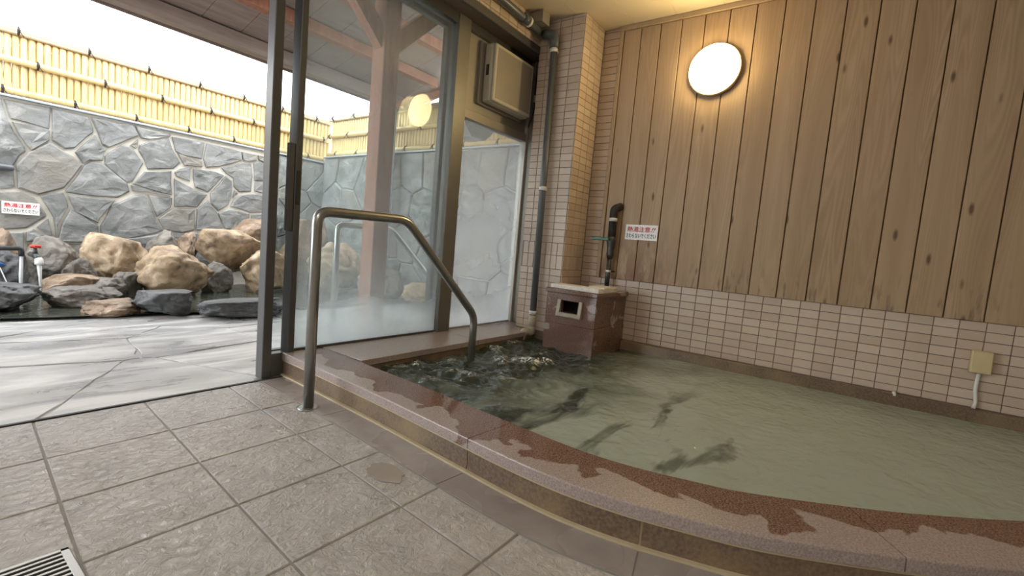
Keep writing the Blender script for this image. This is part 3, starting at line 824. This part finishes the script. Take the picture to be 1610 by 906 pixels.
# warning signs
def text_mesh(name, body, size, mat, parent, M, bold=0.0, width=None, shear=0.0):
    cu = bpy.data.curves.new(name, 'FONT'); cu.body = body; cu.size = size; cu.align_x = 'CENTER'; cu.align_y = 'CENTER'
    cu.offset = 0.0; cu.extrude = 0.0004; cu.shear = shear; cu.resolution_u = 3
    o = bpy.data.objects.new(name, cu); C.objects.link(o)
    dg = bpy.context.evaluated_depsgraph_get()
    me = bpy.data.meshes.new_from_object(o.evaluated_get(dg))
    bpy.data.objects.remove(o)
    xs = [v.co.x for v in me.vertices]; ys = [v.co.y for v in me.vertices]
    w = max(xs)-min(xs); k = (width/w) if width else 1.0
    cxx = (max(xs)+min(xs))/2; cyy = (max(ys)+min(ys))/2
    S = M @ Matrix.Diagonal((k, 1, 1, 1)) @ Matrix.Translation((-cxx, -cyy, 0))
    if bold:      # heavier strokes: overlay slightly shifted copies of the glyph outlines
        bm = bmesh.new()
        for i_, (dx, dy) in enumerate(((-bold, 0), (bold, 0), (0, bold*0.7), (0, -bold*0.7))):
            m_ = me.copy(); m_.transform(Matrix.Translation((dx, dy, i_*0.00003))); bm.from_mesh(m_); bpy.data.meshes.remove(m_)
        bm.to_mesh(me); bm.free()
    me.transform(S); me.materials.clear(); me.materials.append(MATS[mat])
    ob_ = bpy.data.objects.new(name, me); return link(ob_, parent)
def sign(origin, xdir, nrm, w, h, label):
    """origin: centre of board; xdir: reading direction; nrm: outward"""
    xd = Vector(xdir); nn = Vector(nrm); zd = Vector((0, 0, 1)); o = Vector(origin)
    t = thing('warning_sign', origin, label, 'sign')
    M = Matrix((xd, zd, nn)).transposed().to_4x4(); M.translation = o
    bm = bmesh.new(); bm_box(bm, -w/2, w/2, -h/2, h/2, -0.0015, 0.0015)
    bmesh.ops.transform(bm, matrix=M, verts=bm.verts); bm_obj('board', bm, 'sign_white', t)
    def at(x, y): return M @ Matrix.Translation((x, y, 0.0018))
    text_mesh('red_heading', '\u71b1\u6e6f\u6ce8\u610f', h*0.37, 'sign_red', t, at(-w*0.085, h*0.20), 0.0010, w*0.71)
    text_mesh('red_exclamation', '!!', h*0.40, 'sign_red', t, at(w*0.365, h*0.20), 0.0010, w*0.13, 0.35)
    text_mesh('black_line', '\u3055\u308f\u3089\u306a\u3044\u3067\u304f\u3060\u3055\u3044', h*0.335, 'sign_black', t, at(0, -h*0.22), 0.0008, w*0.92)
    return t
sign((XW-0.0245, 1.238, 0.905), (0, -1, 0), (-1, 0, 0), 0.237, 0.108, 'white hot-water warning sign with red lettering on the planks')

# floor drain grate
gr = thing('floor_drain', (0.15, 1.2, 0.0), 'stainless slatted floor drain in the lower left corner', 'drain')
gx1, gy1, gx0, gy0 = 0.248, 1.288, -0.07, 0.95
box('drain_well', (gx0, gx1, gy0, gy1, -0.028, 0.0015), 'drain_black', gr)
for b in ((gx0, gx1, gy1-0.010, gy1, 0.0015, 0.0055), (gx0, gx1, gy0, gy0+0.010, 0.0015, 0.0055), (gx1-0.014, gx1, gy0, gy1, 0.0015, 0.0055), (gx0, gx0+0.014, gy0, gy1, 0.0015, 0.0055)):
    box('frame_bar', b, 'stainless_grate', gr, 0.001, 1)
y = gy1-0.020
while y > gy0+0.02:
    box('slat', (gx0+0.014, gx1-0.014, y-0.0032, y+0.0032, 0.0016, 0.0046), 'stainless_grate', gr); y -= 0.0165

# puddles beside the handrail and on the tiles
def puddle(name, cx, cy, rx, ry, seed, label, mat='wet_stain', z=0.0008):
    rr = random.Random(seed); n = 26; pts = []
    for i in range(n):
        a = 2*PI*i/n; r = 1+0.38*noise.noise(Vector((math.cos(a)*1.3+seed, math.sin(a)*1.3, seed*0.7)))+rr.uniform(-0.08, 0.08)
        pts.append((cx+rx*r*math.cos(a), cy+ry*r*math.sin(a)))
    o = prism(name, pts, 2, z, z+0.0012, mat, None, 0.0006)
    tag(o, label, 'puddle'); return o

puddle('puddle', 1.10, 1.600, 0.055, 0.060, 4, 'dark wet patch on the floor beside the handrail foot')
puddle('puddle', 0.930, 1.090, 0.045, 0.075, 9, 'small wet patch on the riven tiles in front of the bath')
puddle('puddle', 1.045, 1.130, 0.030, 0.085, 15, 'wet streak on the smooth border tiles along the bath')
# unseen ceiling lamps behind the viewer, added to brighten the room
def ceiling_fill_lamp(x, y, label):
    cl = thing('ceiling_fill_lamp', (x, y, ZCEIL), label, 'lamp', 'added unseen fill lamps on the ceiling')
    tube('lamp_base', [(x, y, ZCEIL-0.001), (x, y, ZCEIL-0.03)], 0.24, 'white_plastic', cl, 40)
    tube('diffuser', [(x, y, ZCEIL-0.03), (x, y, ZCEIL-0.07), (x, y, ZCEIL-0.09)], [0.23, 0.22, 0.14], 'fill_lamp_glow', cl, 40)
ceiling_fill_lamp(-0.75, 0.55, 'added unseen round fill lamp nearest the doorway')
ceiling_fill_lamp(-0.75, -1.0, 'added unseen round fill lamp farthest from the doorway')

# ================================================================ OUTDOORS
YB = 6.10; XB = 3.80; ZTOP = 1.640; ZTOPR = 1.71
sw = structure(box('wall_stone_back', (-2.6, XB+0.3, YB, YB+0.3, -0.2, ZTOP), 'cream_mortar'))
STONES = [[(0.59,1.62),(0.74,1.62),(0.78,1.45),(0.82,1.35),(0.88,1.24),(0.89,1.2),(0.85,1.15),(0.81,1.05),(0.82,0.87),(0.73,0.84),(0.58,0.83)],[(0.75,1.62),(1.05,1.63),(1.04,1.43),(0.9,1.45),(0.79,1.46)],[(0.8,1.44),(0.9,1.44),(1.04,1.42),(1.04,1.33),(0.92,1.21),(0.89,1.25),(0.83,1.36)],[(1.05,1.63),(1.31,1.62),(1.35,1.52),(1.35,1.47),(1.31,1.43),(1.21,1.29),(1.14,1.27),(1.05,1.33)],[(1.32,1.62),(1.66,1.63),(1.71,1.53),(1.56,1.42),(1.46,1.35),(1.41,1.37),(1.37,1.49)],[(1.04,1.32),(1.13,1.26),(1.2,1.22),(1.27,1.15),(1.21,1.03),(1.14,0.91),(0.96,0.82),(0.83,0.86),(0.82,1.07),(0.9,1.2)],[(1.21,1.26),(1.36,1.46),(1.41,1.35),(1.45,1.34),(1.43,1.3),(1.42,1.22),(1.31,1.2),(1.27,1.16)],[(1.28,1.16),(1.33,1.2),(1.41,1.2),(1.62,1.03),(1.64,0.95),(1.54,0.87),(1.36,0.86),(1.15,0.87),(1.14,0.89),(1.22,1.03)],[(1.46,1.31),(1.56,1.41),(1.62,1.41),(1.67,1.38),(1.75,1.26),(1.66,1.05),(1.61,1.03),(1.43,1.19),(1.43,1.27)],[(1.63,1.42),(1.7,1.5),(1.7,1.42),(1.68,1.39)],[(1.67,1.62),(1.99,1.61),(1.97,1.58),(1.79,1.51),(1.72,1.51)],[(1.71,1.44),(1.79,1.5),(1.97,1.57),(2.0,1.47),(2.08,1.33),(2.02,1.25),(1.78,1.2),(1.75,1.29),(1.7,1.38)],[(1.99,1.59),(2.31,1.6),(2.29,1.41),(2.09,1.41),(2.03,1.44)],[(2.04,1.43),(2.29,1.39),(2.3,1.32),(2.11,1.3),(2.08,1.36)],[(2.33,1.6),(2.71,1.58),(2.72,1.48),(2.47,1.36),(2.33,1.32),(2.3,1.41)],[(2.71,1.58),(2.89,1.58),(2.89,1.51),(2.81,1.48),(2.73,1.48)],[(2.9,1.58),(3.13,1.58),(3.14,1.49),(2.97,1.5),(2.91,1.52)],[(2.85,1.47),(2.93,1.51),(3.14,1.46),(3.15,1.32),(2.87,1.26)],[(2.48,1.35),(2.72,1.46),(2.83,1.47),(2.85,1.31),(2.84,1.12),(2.7,1.09),(2.63,1.15),(2.62,1.25),(2.54,1.29)],[(1.76,1.18),(2.0,1.23),(2.01,0.96),(1.87,0.98),(1.65,1.03)],[(2.02,1.22),(2.08,1.27),(2.18,1.3),(2.18,1.14),(2.04,1.17)],[(2.2,1.29),(2.42,1.3),(2.53,1.27),(2.36,1.04),(2.22,1.08),(2.2,1.2)],[(2.02,1.15),(2.2,1.07),(2.35,1.02),(2.25,0.86),(2.03,0.84)],[(2.54,1.27),(2.61,1.22),(2.62,1.11),(2.61,1.01),(2.58,0.93),(2.47,0.84),(2.39,0.92),(2.38,1.04)],[(2.64,1.12),(2.69,1.08),(2.62,1.01)],[(2.63,0.99),(2.72,1.07),(2.86,1.1),(3.15,1.1),(3.16,0.9),(2.83,0.86),(2.6,0.91)],[(2.87,1.25),(3.15,1.31),(3.15,1.11),(2.87,1.13)],[(1.64,1.02),(1.77,1.0),(2.0,0.95),(1.77,0.97),(1.66,0.96)],[(1.79,0.94),(2.01,0.94),(2.0,0.83),(1.87,0.71),(1.83,0.82)],[(1.48,0.79),(1.67,0.92),(1.77,0.95),(1.83,0.8),(1.87,0.68),(1.94,0.57),(1.55,0.42),(1.41,0.43),(1.4,0.58)],[(1.88,0.7),(2.01,0.82),(2.23,0.84),(2.23,0.6),(2.11,0.56),(1.94,0.58)],[(2.25,0.84),(2.36,0.96),(2.47,0.81),(2.51,0.7),(2.52,0.6),(2.24,0.6)],[(2.47,0.82),(2.58,0.88),(2.82,0.85),(2.82,0.78),(2.68,0.71),(2.64,0.63),(2.55,0.64)],[(2.85,0.84),(3.16,0.89),(3.17,0.78),(2.85,0.78)],[(1.16,0.85),(1.36,0.85),(1.52,0.85),(1.48,0.78),(1.4,0.65),(1.39,0.6),(1.22,0.69),(1.19,0.76)],[(0.97,0.82),(1.13,0.88),(1.16,0.8),(1.17,0.74),(1.1,0.57),(1.08,0.43),(1.06,0.63),(1.01,0.74)],[(1.18,0.72),(1.26,0.68),(1.39,0.58),(1.39,0.46),(1.36,0.41),(1.09,0.4),(1.12,0.57)],[(0.58,0.81),(0.73,0.83),(0.85,0.84),(0.94,0.8),(1.02,0.66),(1.02,0.63),(0.89,0.51),(0.72,0.48),(0.58,0.47)],[(1.03,0.62),(1.06,0.47),(1.05,0.44),(0.95,0.53)],[(0.93,0.52),(1.05,0.43),(1.05,0.4),(0.88,0.39),(0.88,0.48)],[(0.58,0.45),(0.87,0.48),(0.87,0.22),(0.57,0.21)],[(0.89,0.37),(1.36,0.4),(1.39,0.18),(0.89,0.2)],[(1.41,0.41),(1.92,0.54),(1.93,0.17),(1.41,0.18)],[(1.96,0.56),(2.51,0.58),(2.52,0.14),(1.97,0.17)],[(2.55,0.61),(3.17,0.76),(3.2,0.12),(2.56,0.14)]]
rnd = random.Random(5)
def wall_stone(poly, axis, plane, parent):
    pl = rough_poly(shrink(poly, rnd.uniform(0.001, 0.006)), rnd, 0.007, 0.10)
    th = rnd.uniform(0.018, 0.034)
    bm = bmesh.new()
    n = len(pl); c = (sum(p[0] for p in pl)/n, sum(p[1] for p in pl)/n)
    def P(p, d):
        return (p[0], plane-d, p[1]) if axis == 1 else (plane-d, p[0], p[1])
    r0 = [bm.verts.new(P(p, -0.02)) for p in pl]; r1 = [bm.verts.new(P(p, th*0.6)) for p in pl]
    ins = [(c[0]+(p[0]-c[0])*0.93, c[1]+(p[1]-c[1])*0.93) for p in pl]
    r2 = [bm.verts.new(P(p, th+rnd.uniform(-0.003, 0.003))) for p in ins]
    ins2 = [(c[0]+(p[0]-c[0])*0.5, c[1]+(p[1]-c[1])*0.5) for p in pl]
    r3 = [bm.verts.new(P(p, th+rnd.uniform(-0.006, 0.008))) for p in ins2]
    for A, B in ((r0, r1), (r1, r2), (r2, r3)):
        for i in range(n): bm.faces.new((A[i], A[(i+1) % n], B[(i+1) % n], B[i]))
    bm.faces.new(r3)
    return bm_obj('stone', bm, 'grey_cleft_wall_stone', parent)
for poly in STONES: wall_stone([(x, min(z, ZTOP-0.004)) for x, z in poly], 1, YB, sw)
for cell in voronoi(jitter_seeds(3.17, XB, 0.0, ZTOP, 0.34, rnd), (3.175, XB, 0.0, ZTOP-0.004)): wall_stone(cell, 1, YB, sw)
for cell in voronoi(jitter_seeds(-2.4, 0.58, 0.0, ZTOP, 0.42, rnd), (-2.4, 0.575, 0.0, ZTOP-0.004)): wall_stone(cell, 1, YB, sw)
sr = structure(box('wall_stone_side', (XB, XB+0.3, 2.34, YB, -0.2, ZTOPR), 'cream_mortar'))
for cell in voronoi(jitter_seeds(2.36, YB-0.03, 0.0, ZTOPR, 0.42, rnd), (2.36, YB-0.04, 0.0, ZTOPR-0.004)): wall_stone(cell, 0, XB, sr)
box('cap_rail', (-2.6, XB+0.02, YB-0.045, YB+0.05, ZTOP, ZTOP+0.022), 'blue_grey_cap', sw, 0.005, 1)
box('cap_rail', (XB-0.045, XB+0.05, 2.36, YB-0.046, ZTOPR, ZTOPR+0.020), 'blue_grey_cap', sr, 0.005, 1)

# bamboo fences on the stone walls
def culm_mesh(h):
    V, F = [], []; pts = []; rad = []
    nodes = [0.0, h*0.31, h*0.66, h]
    for a, b in zip(nodes[:-1], nodes[1:]):
        pts += [(0, 0, a+0.004), (0, 0, (a+b)/2), (0, 0, b-0.004)]; rad += [0.0272, 0.0262, 0.0272]
    V, F = tube_data(pts, rad, 8)
    me = bpy.data.meshes.new('bamboo_culm'); me.from_pydata(V, [], F); me.update()
    me.polygons.foreach_set('use_smooth', [len(p.vertices) == 4 for p in me.polygons]); me.materials.append(MATS['split_bamboo']); return me
def bamboo_fence(p0, p1, z0, z1, inward, label, tie0):
    p0 = Vector(p0); p1 = Vector(p1); L = (p1-p0).length; d = (p1-p0)/L; inw = Vector(inward)
    t = thing('bamboo_fence', (p0.x, p0.y, z0), label, 'fence')
    meshes = [culm_mesh(z1-z0-0.01) for _ in range(1)]
    step = 0.0510; n = int(L/step); rr = random.Random(n)
    for k in range(n):
        o = bpy.data.objects.new('bamboo_culm', meshes[0]); C.objects.link(o)
        q = p0+d*(k+0.5)*step
        o.location = (q.x, q.y, z0+rr.uniform(-0.0, 0.004)); o.rotation_euler = (0, 0, rr.uniform(0, 6.28)); o.scale = (1, 1, 1) if rr.random() < 0.5 else (0.97, 0.97, 1)
        o.parent = t; o.matrix_parent_inverse = t.matrix_basis.inverted()
    H = z1-z0
    def rail(z, r, off, name, mat='split_bamboo', rr_=1.0):
        a = p0+inw*off; b = p1+inw*off
        N = max(2, int(L/0.35)); pts = []; rad = []
        for k in range(N+1):
            q = a.lerp(b, k/N); pts.append((q.x, q.y, z)); rad.append(r)
        tube(name, pts, rad, mat, t, 10)
    rail(z0+0.045, 0.030, 0.045, 'bottom_rail'); rail(z0+H*0.545, 0.029, 0.045, 'middle_rail'); rail(z1+0.004, 0.026, 0.0, 'top_rail', 'wood_batten')
    rail(z1-0.022, 0.015, 0.034, 'top_cord_rail', 'wood_batten')
    k = 0; s = tie0
    while s < L-0.1:
        for zz, off in ((z0+0.045, 0.0), (z0+H*0.545, 0.22), (z1, 0.10)):
            q = p0+d*min(L-0.05, s+off)+inw*0.05
            tie = tube('rope_tie', [(q.x, q.y, zz-0.036), (q.x+inw.x*0.03, q.y+inw.y*0.03, zz), (q.x, q.y, zz+0.036)], [0.007, 0.012, 0.007], 'twine', t, 6)
            tube('tie_end', [(q.x+inw.x*0.03, q.y+inw.y*0.03, zz), (q.x+inw.x*0.045+d.x*0.03, q.y+inw.y*0.045+d.y*0.03, zz-0.05)], 0.0035, 'twine', tie, 5)
        s += 0.47
    return t
bamboo_fence((-2.4, YB+0.08), (XB+0.16, YB+0.08), ZTOP+0.024, 2.228, (0, -1), 'bamboo fence along the back stone wall, left of the door post', 0.33)
bamboo_fence((XB+0.10, 2.40), (XB+0.10, YB+0.00), ZTOPR+0.022, 2.262, (-1, 0), 'bamboo fence on the side stone wall, seen through the glass', 0.2)

# roof shelter
rs = thing('roof_shelter', (1.9, 2.46, 0.0), 'timber roof shelter with red-brown post outside the window', 'shelter')
box('post', (1.850, 1.965, 2.40, 2.515, -0.004, 2.50), 'red_brown_stained_timber', rs, 0.004, 1)
box('post_beam', (-2.8, 3.75, 2.40, 2.515, 2.50, 2.64), 'red_brown_stained_timber', rs, 0.004, 1)
for s in (-1, 1):
    x = 1.907
    pts = [(x+s*0.055, 1.84), (x+s*0.055, 1.98), (x+s*0.60, 2.50), (x+s*0.74, 2.50)]
    prism('brace', pts, 1, 2.425, 2.49, 'red_brown_stained_timber', rs)
def roof_z(y): return 2.905-(y-2.36)*0.262
box('eave_beam', (-2.8, 3.75, 4.44, 4.55, roof_z(4.5)-0.125, roof_z(4.5)-0.005), 'roof_underside_board', rs, 0.004, 1)
for y in (2.95, 3.45, 3.95):
    box('purlin', (-2.8, 3.75, y-0.045, y+0.045, roof_z(y)-0.10, roof_z(y)-0.005), 'red_brown_stained_timber', rs, 0.004, 1)
def slope_box(name, x0, x1, y0, y1, d0, d1, mat):
    V = []
    for x in (x0, x1):
        for y in (y0, y1):
            for d in (d0, d1): V.append((x, y, roof_z(y)+d))
    F = [(0, 1, 3, 2), (4, 6, 7, 5), (0, 4, 5, 1), (2, 3, 7, 6), (0, 2, 6, 4), (1, 5, 7, 3)]
    return mesh_obj(name, V, F, mat, rs)
x = -2.85; nb = 0
while x < 3.9:
    slope_box('roof_board', x, x+0.296, 2.345, 4.68, 0.0, 0.025, 'roof_underside_board'); x += 0.30
slope_box('barge_board', 3.905, 3.94, 2.345, 4.68, -0.10, 0.04, 'red_brown_stained_timber')
box('eave_board', (-2.85, 3.94, 4.68, 4.705, roof_z(4.68)-0.055, roof_z(4.68)+0.04), 'roof_underside_board', rs)
slope_box('roof_covering', -2.9, 3.98, 2.345, 4.74, 0.042, 0.07, 'dark_valve_metal')
tube('tie_pole', [(3.60, 2.6, 2.30), (3.60, 4.45, 2.22)], 0.035, 'red_brown_stained_timber', rs, 10)
# side post and downpipe near the side wall
op = box('timber_post', (3.61, 3.69, 4.60, 4.68, -0.004, 2.24), 'red_brown_stained_timber', None, 0.004, 1)
tag(op, 'slim red-brown timber post against the side stone wall', 'post')
dpo = thing('downpipe', (3.63, 4.45, 0), 'blue-grey downpipe against the side stone wall behind glass', 'pipe')
tube('pipe', [(3.63, 4.47, -0.004), (3.63, 4.47, 2.20)], 0.038, 'blue_grey_cap', dpo, 14)
for z in (0.5, 1.55):
    tube('bracket', [(3.63, 4.47, z-0.012), (3.63, 4.47, z+0.012)], 0.045, 'blue_grey_cap', dpo, 14)
tube('short_pipe', [(3.66, 4.56, 1.55), (3.66, 4.56, 1.86)], 0.028, 'blue_grey_cap', dpo, 12)

# pond
pw = structure(mesh_obj('pond_bed', [(-2.4, 4.3, -0.026), (3.78, 4.3, -0.026), (3.78, 6.08, -0.026), (-2.4, 6.08, -0.026)], [(0, 1, 2, 3)], 'soil_bank'))
V, F = [], []
nxp, nyp = 90, 30
for j in range(nyp+1):
    for i in range(nxp+1):
        x = -2.4+6.15*i/nxp; y = 3.95+1.75*j/nyp+max(0, (1.9-x))*0.16
        V.append((x, min(y, 6.05), 0.018+0.004*noise.noise(Vector((x*6, y*9, 0)))))
for j in range(nyp):
    for i in range(nxp):
        a = j*(nxp+1)+i; F.append((a, a+1, a+nxp+2, a+nxp+1))
pd = mesh_obj('pond_water', V, F, 'pond_water', None, True)
tag(pd, 'dark water of the outdoor rock bath between the boulders', 'water', kind='stuff')

def boulder(cx, cy, z0, z1, w, dep, mat, label, seed, flat=0.0, ang=0.0, sq=2.4, undercut=0.0, rough=0.16):
    bm = bmesh.new(); bmesh.ops.create_icosphere(bm, subdivisions=5, radius=1.0)
    h = z1-z0
    rb = random.Random(int(seed*100)); planes = []
    for _ in range(13):
        d = Vector((rb.gauss(0, 1), rb.gauss(0, 1), rb.gauss(0, 1))).normalized(); planes.append((d, rb.uniform(0.66, 0.95)))
    for v in bm.verts:
        p = v.co.copy()
        e = sq
        k = (abs(p.x)**e+abs(p.y)**e+abs(p.z)**e)**(-1/e); p *= k
        n1 = noise.fractal(p*1.3+Vector((seed*3.1, seed*1.7, 0)), 0.9, 2.0, 3); n2 = noise.noise(p*3.5+Vector((seed, 0, seed)))
        # chiselled planes
        for d, lim in planes:
            e_ = p.dot(d)-lim
            if e_ > 0: p -= d*e_*0.82
        p *= 1+rough*n1+0.06*n2+0.035*noise.noise(p*8+Vector((0, seed, 0)))+0.02*noise.noise(p*19+Vector((seed, 0, 0)))-0.05*max(0.0, 0.12-abs(noise.noise(p*2.2+Vector((seed, seed, 0)))))*8
        if flat and p.z > 1-flat: p.z = 1-flat+(p.z-(1-flat))*0.15
        if undercut and p.z < 0: p.x *= 1+undercut*p.z; p.y *= 1+undercut*p.z
        v.co = p
    xs = [v.co.x for v in bm.verts]; zs = [v.co.z for v in bm.verts]
    sx = w/(max(xs)-min(xs)); sz = h/(max(zs)-min(zs)); mx = (max(xs)+min(xs))/2; mz = min(zs)
    for v in bm.verts:
        q = Vector(((v.co.x-mx)*sx, v.co.y*dep/2, (v.co.z-mz)*sz))
        if ang: q.z += q.x*math.tan(ang)*(q.z/h)
        v.co = q
    o = bm_obj('boulder', bm, mat, None, True); o.location = (cx, cy, z0)
    tag(o, label, 'rock', 'rocks of the outdoor bath'); return o
T, G, D, R_ = 'tan_boulder', 'grey_brown_boulder', 'dark_grey_boulder', 'rust_brown_boulder'
BL = [
 (0.52, 4.60, -0.02, 0.185, 0.45, 0.50, D, 'long dark slab-like rock under the taps at the left edge', 0.25, 0.0, 4, 0),
 (0.97, 4.62, -0.02, 0.165, 0.46, 0.40, G, 'rounded grey-brown rock beside the long dark slab rock', 0.0, 0.06, 2.3, 0),
 (1.05, 4.22, -0.01, 0.115, 0.34, 0.28, R_, 'low flat brown rock in front of the rounded grey-brown rock', 0.2, 0.0, 3, 0),
 (1.33, 4.12, -0.01, 0.180, 0.40, 0.34, D, 'squat dark rock with pale flat top at the bath edge', 0.30, 0.0, 3.2, 0.1),
 (1.80, 3.88, -0.01, 0.130, 0.72, 0.36, D, 'wide dark slab rock next to the dark door post', 0.30, 0.0, 4, 0),
 (0.67, 5.82, -0.03, 0.515, 0.30, 0.32, R_, 'brown rock under the warning sign at the left edge', 0.0, 0.0, 2.4, 0),
 (0.97, 5.70, -0.03, 0.470, 0.38, 0.34, G, 'grey-brown rock behind the red-handled tap', 0.2, -0.05, 3, 0),
 (1.41, 5.50, -0.03, 0.500, 0.55, 0.42, T, 'broad tan boulder sloping down to the right', 0.1, -0.22, 2.6, 0.25),
 (1.09, 5.28, -0.03, 0.325, 0.24, 0.30, G, 'small grey rock wedged below the broad tan boulder', 0.0, 0.0, 2.1, 0),
 (1.02, 5.08, -0.03, 0.200, 0.40, 0.32, R_, 'flat reddish-brown ledge rock at the waterline', 0.3, 0.0, 3.5, 0),
 (1.19, 4.98, -0.03, 0.185, 0.24, 0.28, G, 'small flat rock between ledge rock and round pebble rock', 0.2, 0.0, 3, 0),
 (1.34, 5.04, -0.03, 0.232, 0.21, 0.26, G, 'small rounded rock left of the biggest tan boulder', 0.0, 0.0, 2.2, 0),
 (1.69, 5.00, -0.03, 0.478, 0.63, 0.46, T, 'biggest tan boulder, dome-shaped, in the middle of the bath', 0.0, 0.0, 2.0, 0),
 (2.10, 5.16, -0.03, 0.315, 0.30, 0.28, G, 'low wedge rock touching the right of the dome-shaped boulder', 0.0, -0.3, 2.3, 0),
 (1.85, 5.78, 0.10, 0.592, 0.36, 0.38, G, 'knobbly grey rock against the stone wall', 0.0, 0.0, 2.3, 0),
 (2.02, 5.66, 0.25, 0.595, 0.19, 0.30, R_, 'small round brown rock next to the mottled overhanging boulder', 0.0, 0.0, 2.3, 0),
 (2.36, 5.52, 0.16, 0.648, 0.68, 0.50, T, 'mottled tan boulder with flat top and dark overhanging underside', 0.22, 0.05, 3.2, 0.45),
 (2.76, 5.84, 0.35, 0.800, 0.50, 0.42, R_, 'highest brown rock against the wall by the door post', 0.0, 0.15, 2.4, 0),
 (2.52, 5.08, -0.03, 0.500, 0.46, 0.44, T, 'tan boulder half hidden by the dark door post', 0.0, 0.12, 2.3, 0),
 (0.64, 5.36, -0.03, 0.365, 0.34, 0.36, D, 'dark rock behind the black bent spout', 0.0, 0.0, 2.4, 0),
 (3.32, 5.68, -0.03, 0.880, 0.66, 0.46, R_, 'tall reddish rock in the corner of the stone walls, behind glass', 0.0, 0.0, 2.6, 0),
 (3.22, 4.86, -0.03, 0.600, 0.60, 0.55, T, 'tan boulder behind the steamed window, left of the timber post', 0.0, 0.0, 2.3, 0),
 (3.34, 4.16, -0.01, 0.420, 0.46, 0.44, G, 'grey boulder behind the steamed window, right of the timber post', 0.0, 0.0, 2.4, 0),
 (3.42, 3.55, -0.01, 0.270, 0.48, 0.42, T, 'low tan rock low behind the steamed window', 0.1, 0.0, 2.6, 0),
]
for i, (cx, cy, z0, z1, w, dep, mt, lab, fl, ang, sq, uc) in enumerate(BL):
    boulder(cx, cy, z0, z1, w, dep, mt, lab, i*1.37+2, fl, ang, sq, uc)

# taps and spout at the left edge
sp = thing('water_spout', (0.62, 5.10, 0.30), 'black bent pipe spout pouring water at the left edge', 'spout')
tube('bent_pipe', fillet([(0.30, 5.16, 0.375), (0.715, 5.10, 0.395), (0.715, 5.10, 0.335)], 0.035), 0.017, 'black_insulation', sp)
tube('falling_water', [(0.715, 5.10, 0.337), (0.712, 5.10, 0.2), (0.710, 5.10, 0.02)], [0.010, 0.012, 0.010], 'running_water', sp, 8)
tp = thing('garden_tap', (0.80, 5.08, 0.28), 'tap with red cross handle and white nozzle, water running', 'tap')
tube('spindle', [(0.792, 5.12, 0.34), (0.792, 5.12, 0.405)], [0.018, 0.010], 'dark_valve_metal', tp, 10)
tube('tap_body', fillet([(0.792, 5.28, 0.340), (0.792, 5.10, 0.340), (0.806, 5.08, 0.315)], 0.03), 0.020, 'dark_valve_metal', tp, 12)
hd = tube('handle', [(0.762, 5.12, 0.410), (0.792, 5.12, 0.414), (0.824, 5.12, 0.410)], [0.012, 0.011, 0.012], 'tap_red', tp, 10)
tube('handle_cross', [(0.792, 5.09, 0.410), (0.792, 5.15, 0.410)], 0.011, 'tap_red', hd, 10)
tube('nozzle', [(0.806, 5.08, 0.330), (0.806, 5.08, 0.318), (0.807, 5.08, 0.292), (0.807, 5.08, 0.274)], [0.014, 0.024, 0.027, 0.026], 'tap_white', tp, 14)
tube('falling_water', [(0.808, 5.08, 0.276), (0.812, 5.08, 0.18), (0.820, 5.08, 0.02)], [0.016, 0.010, 0.009], 'running_water', tp, 8)
bv = thing('blue_valve', (0.60, 5.08, 0.25), 'small blue valve lever below the black spout at the left edge', 'valve')
tube('valve_body', [(0.52, 5.12, 0.262), (0.585, 5.09, 0.262)], 0.016, 'dark_valve_metal', bv, 10)
tube('lever', [(0.585, 5.08, 0.284), (0.625, 5.08, 0.266)], [0.012, 0.008], 'tap_blue', bv, 10)
tube('falling_water', [(0.60, 5.08, 0.25), (0.640, 5.08, 0.12), (0.655, 5.08, 0.02)], [0.004, 0.004, 0.004], 'running_water', bv, 6)
wp = tube('wall_pipe_end', [(0.55, YB-0.06, 1.035), (0.79, YB-0.06, 1.035), (0.805, YB-0.06, 1.035)], [0.026, 0.026, 0.020], 'grey_pvc_pipe')
tag(wp, 'dark capped pipe end on the stone wall above the sign', 'pipe')
sign((0.848, YB-0.046, 0.690), (1, 0, 0), (0, -1, 0), 0.237, 0.108, 'white hot-water warning sign on the outdoor stone wall')
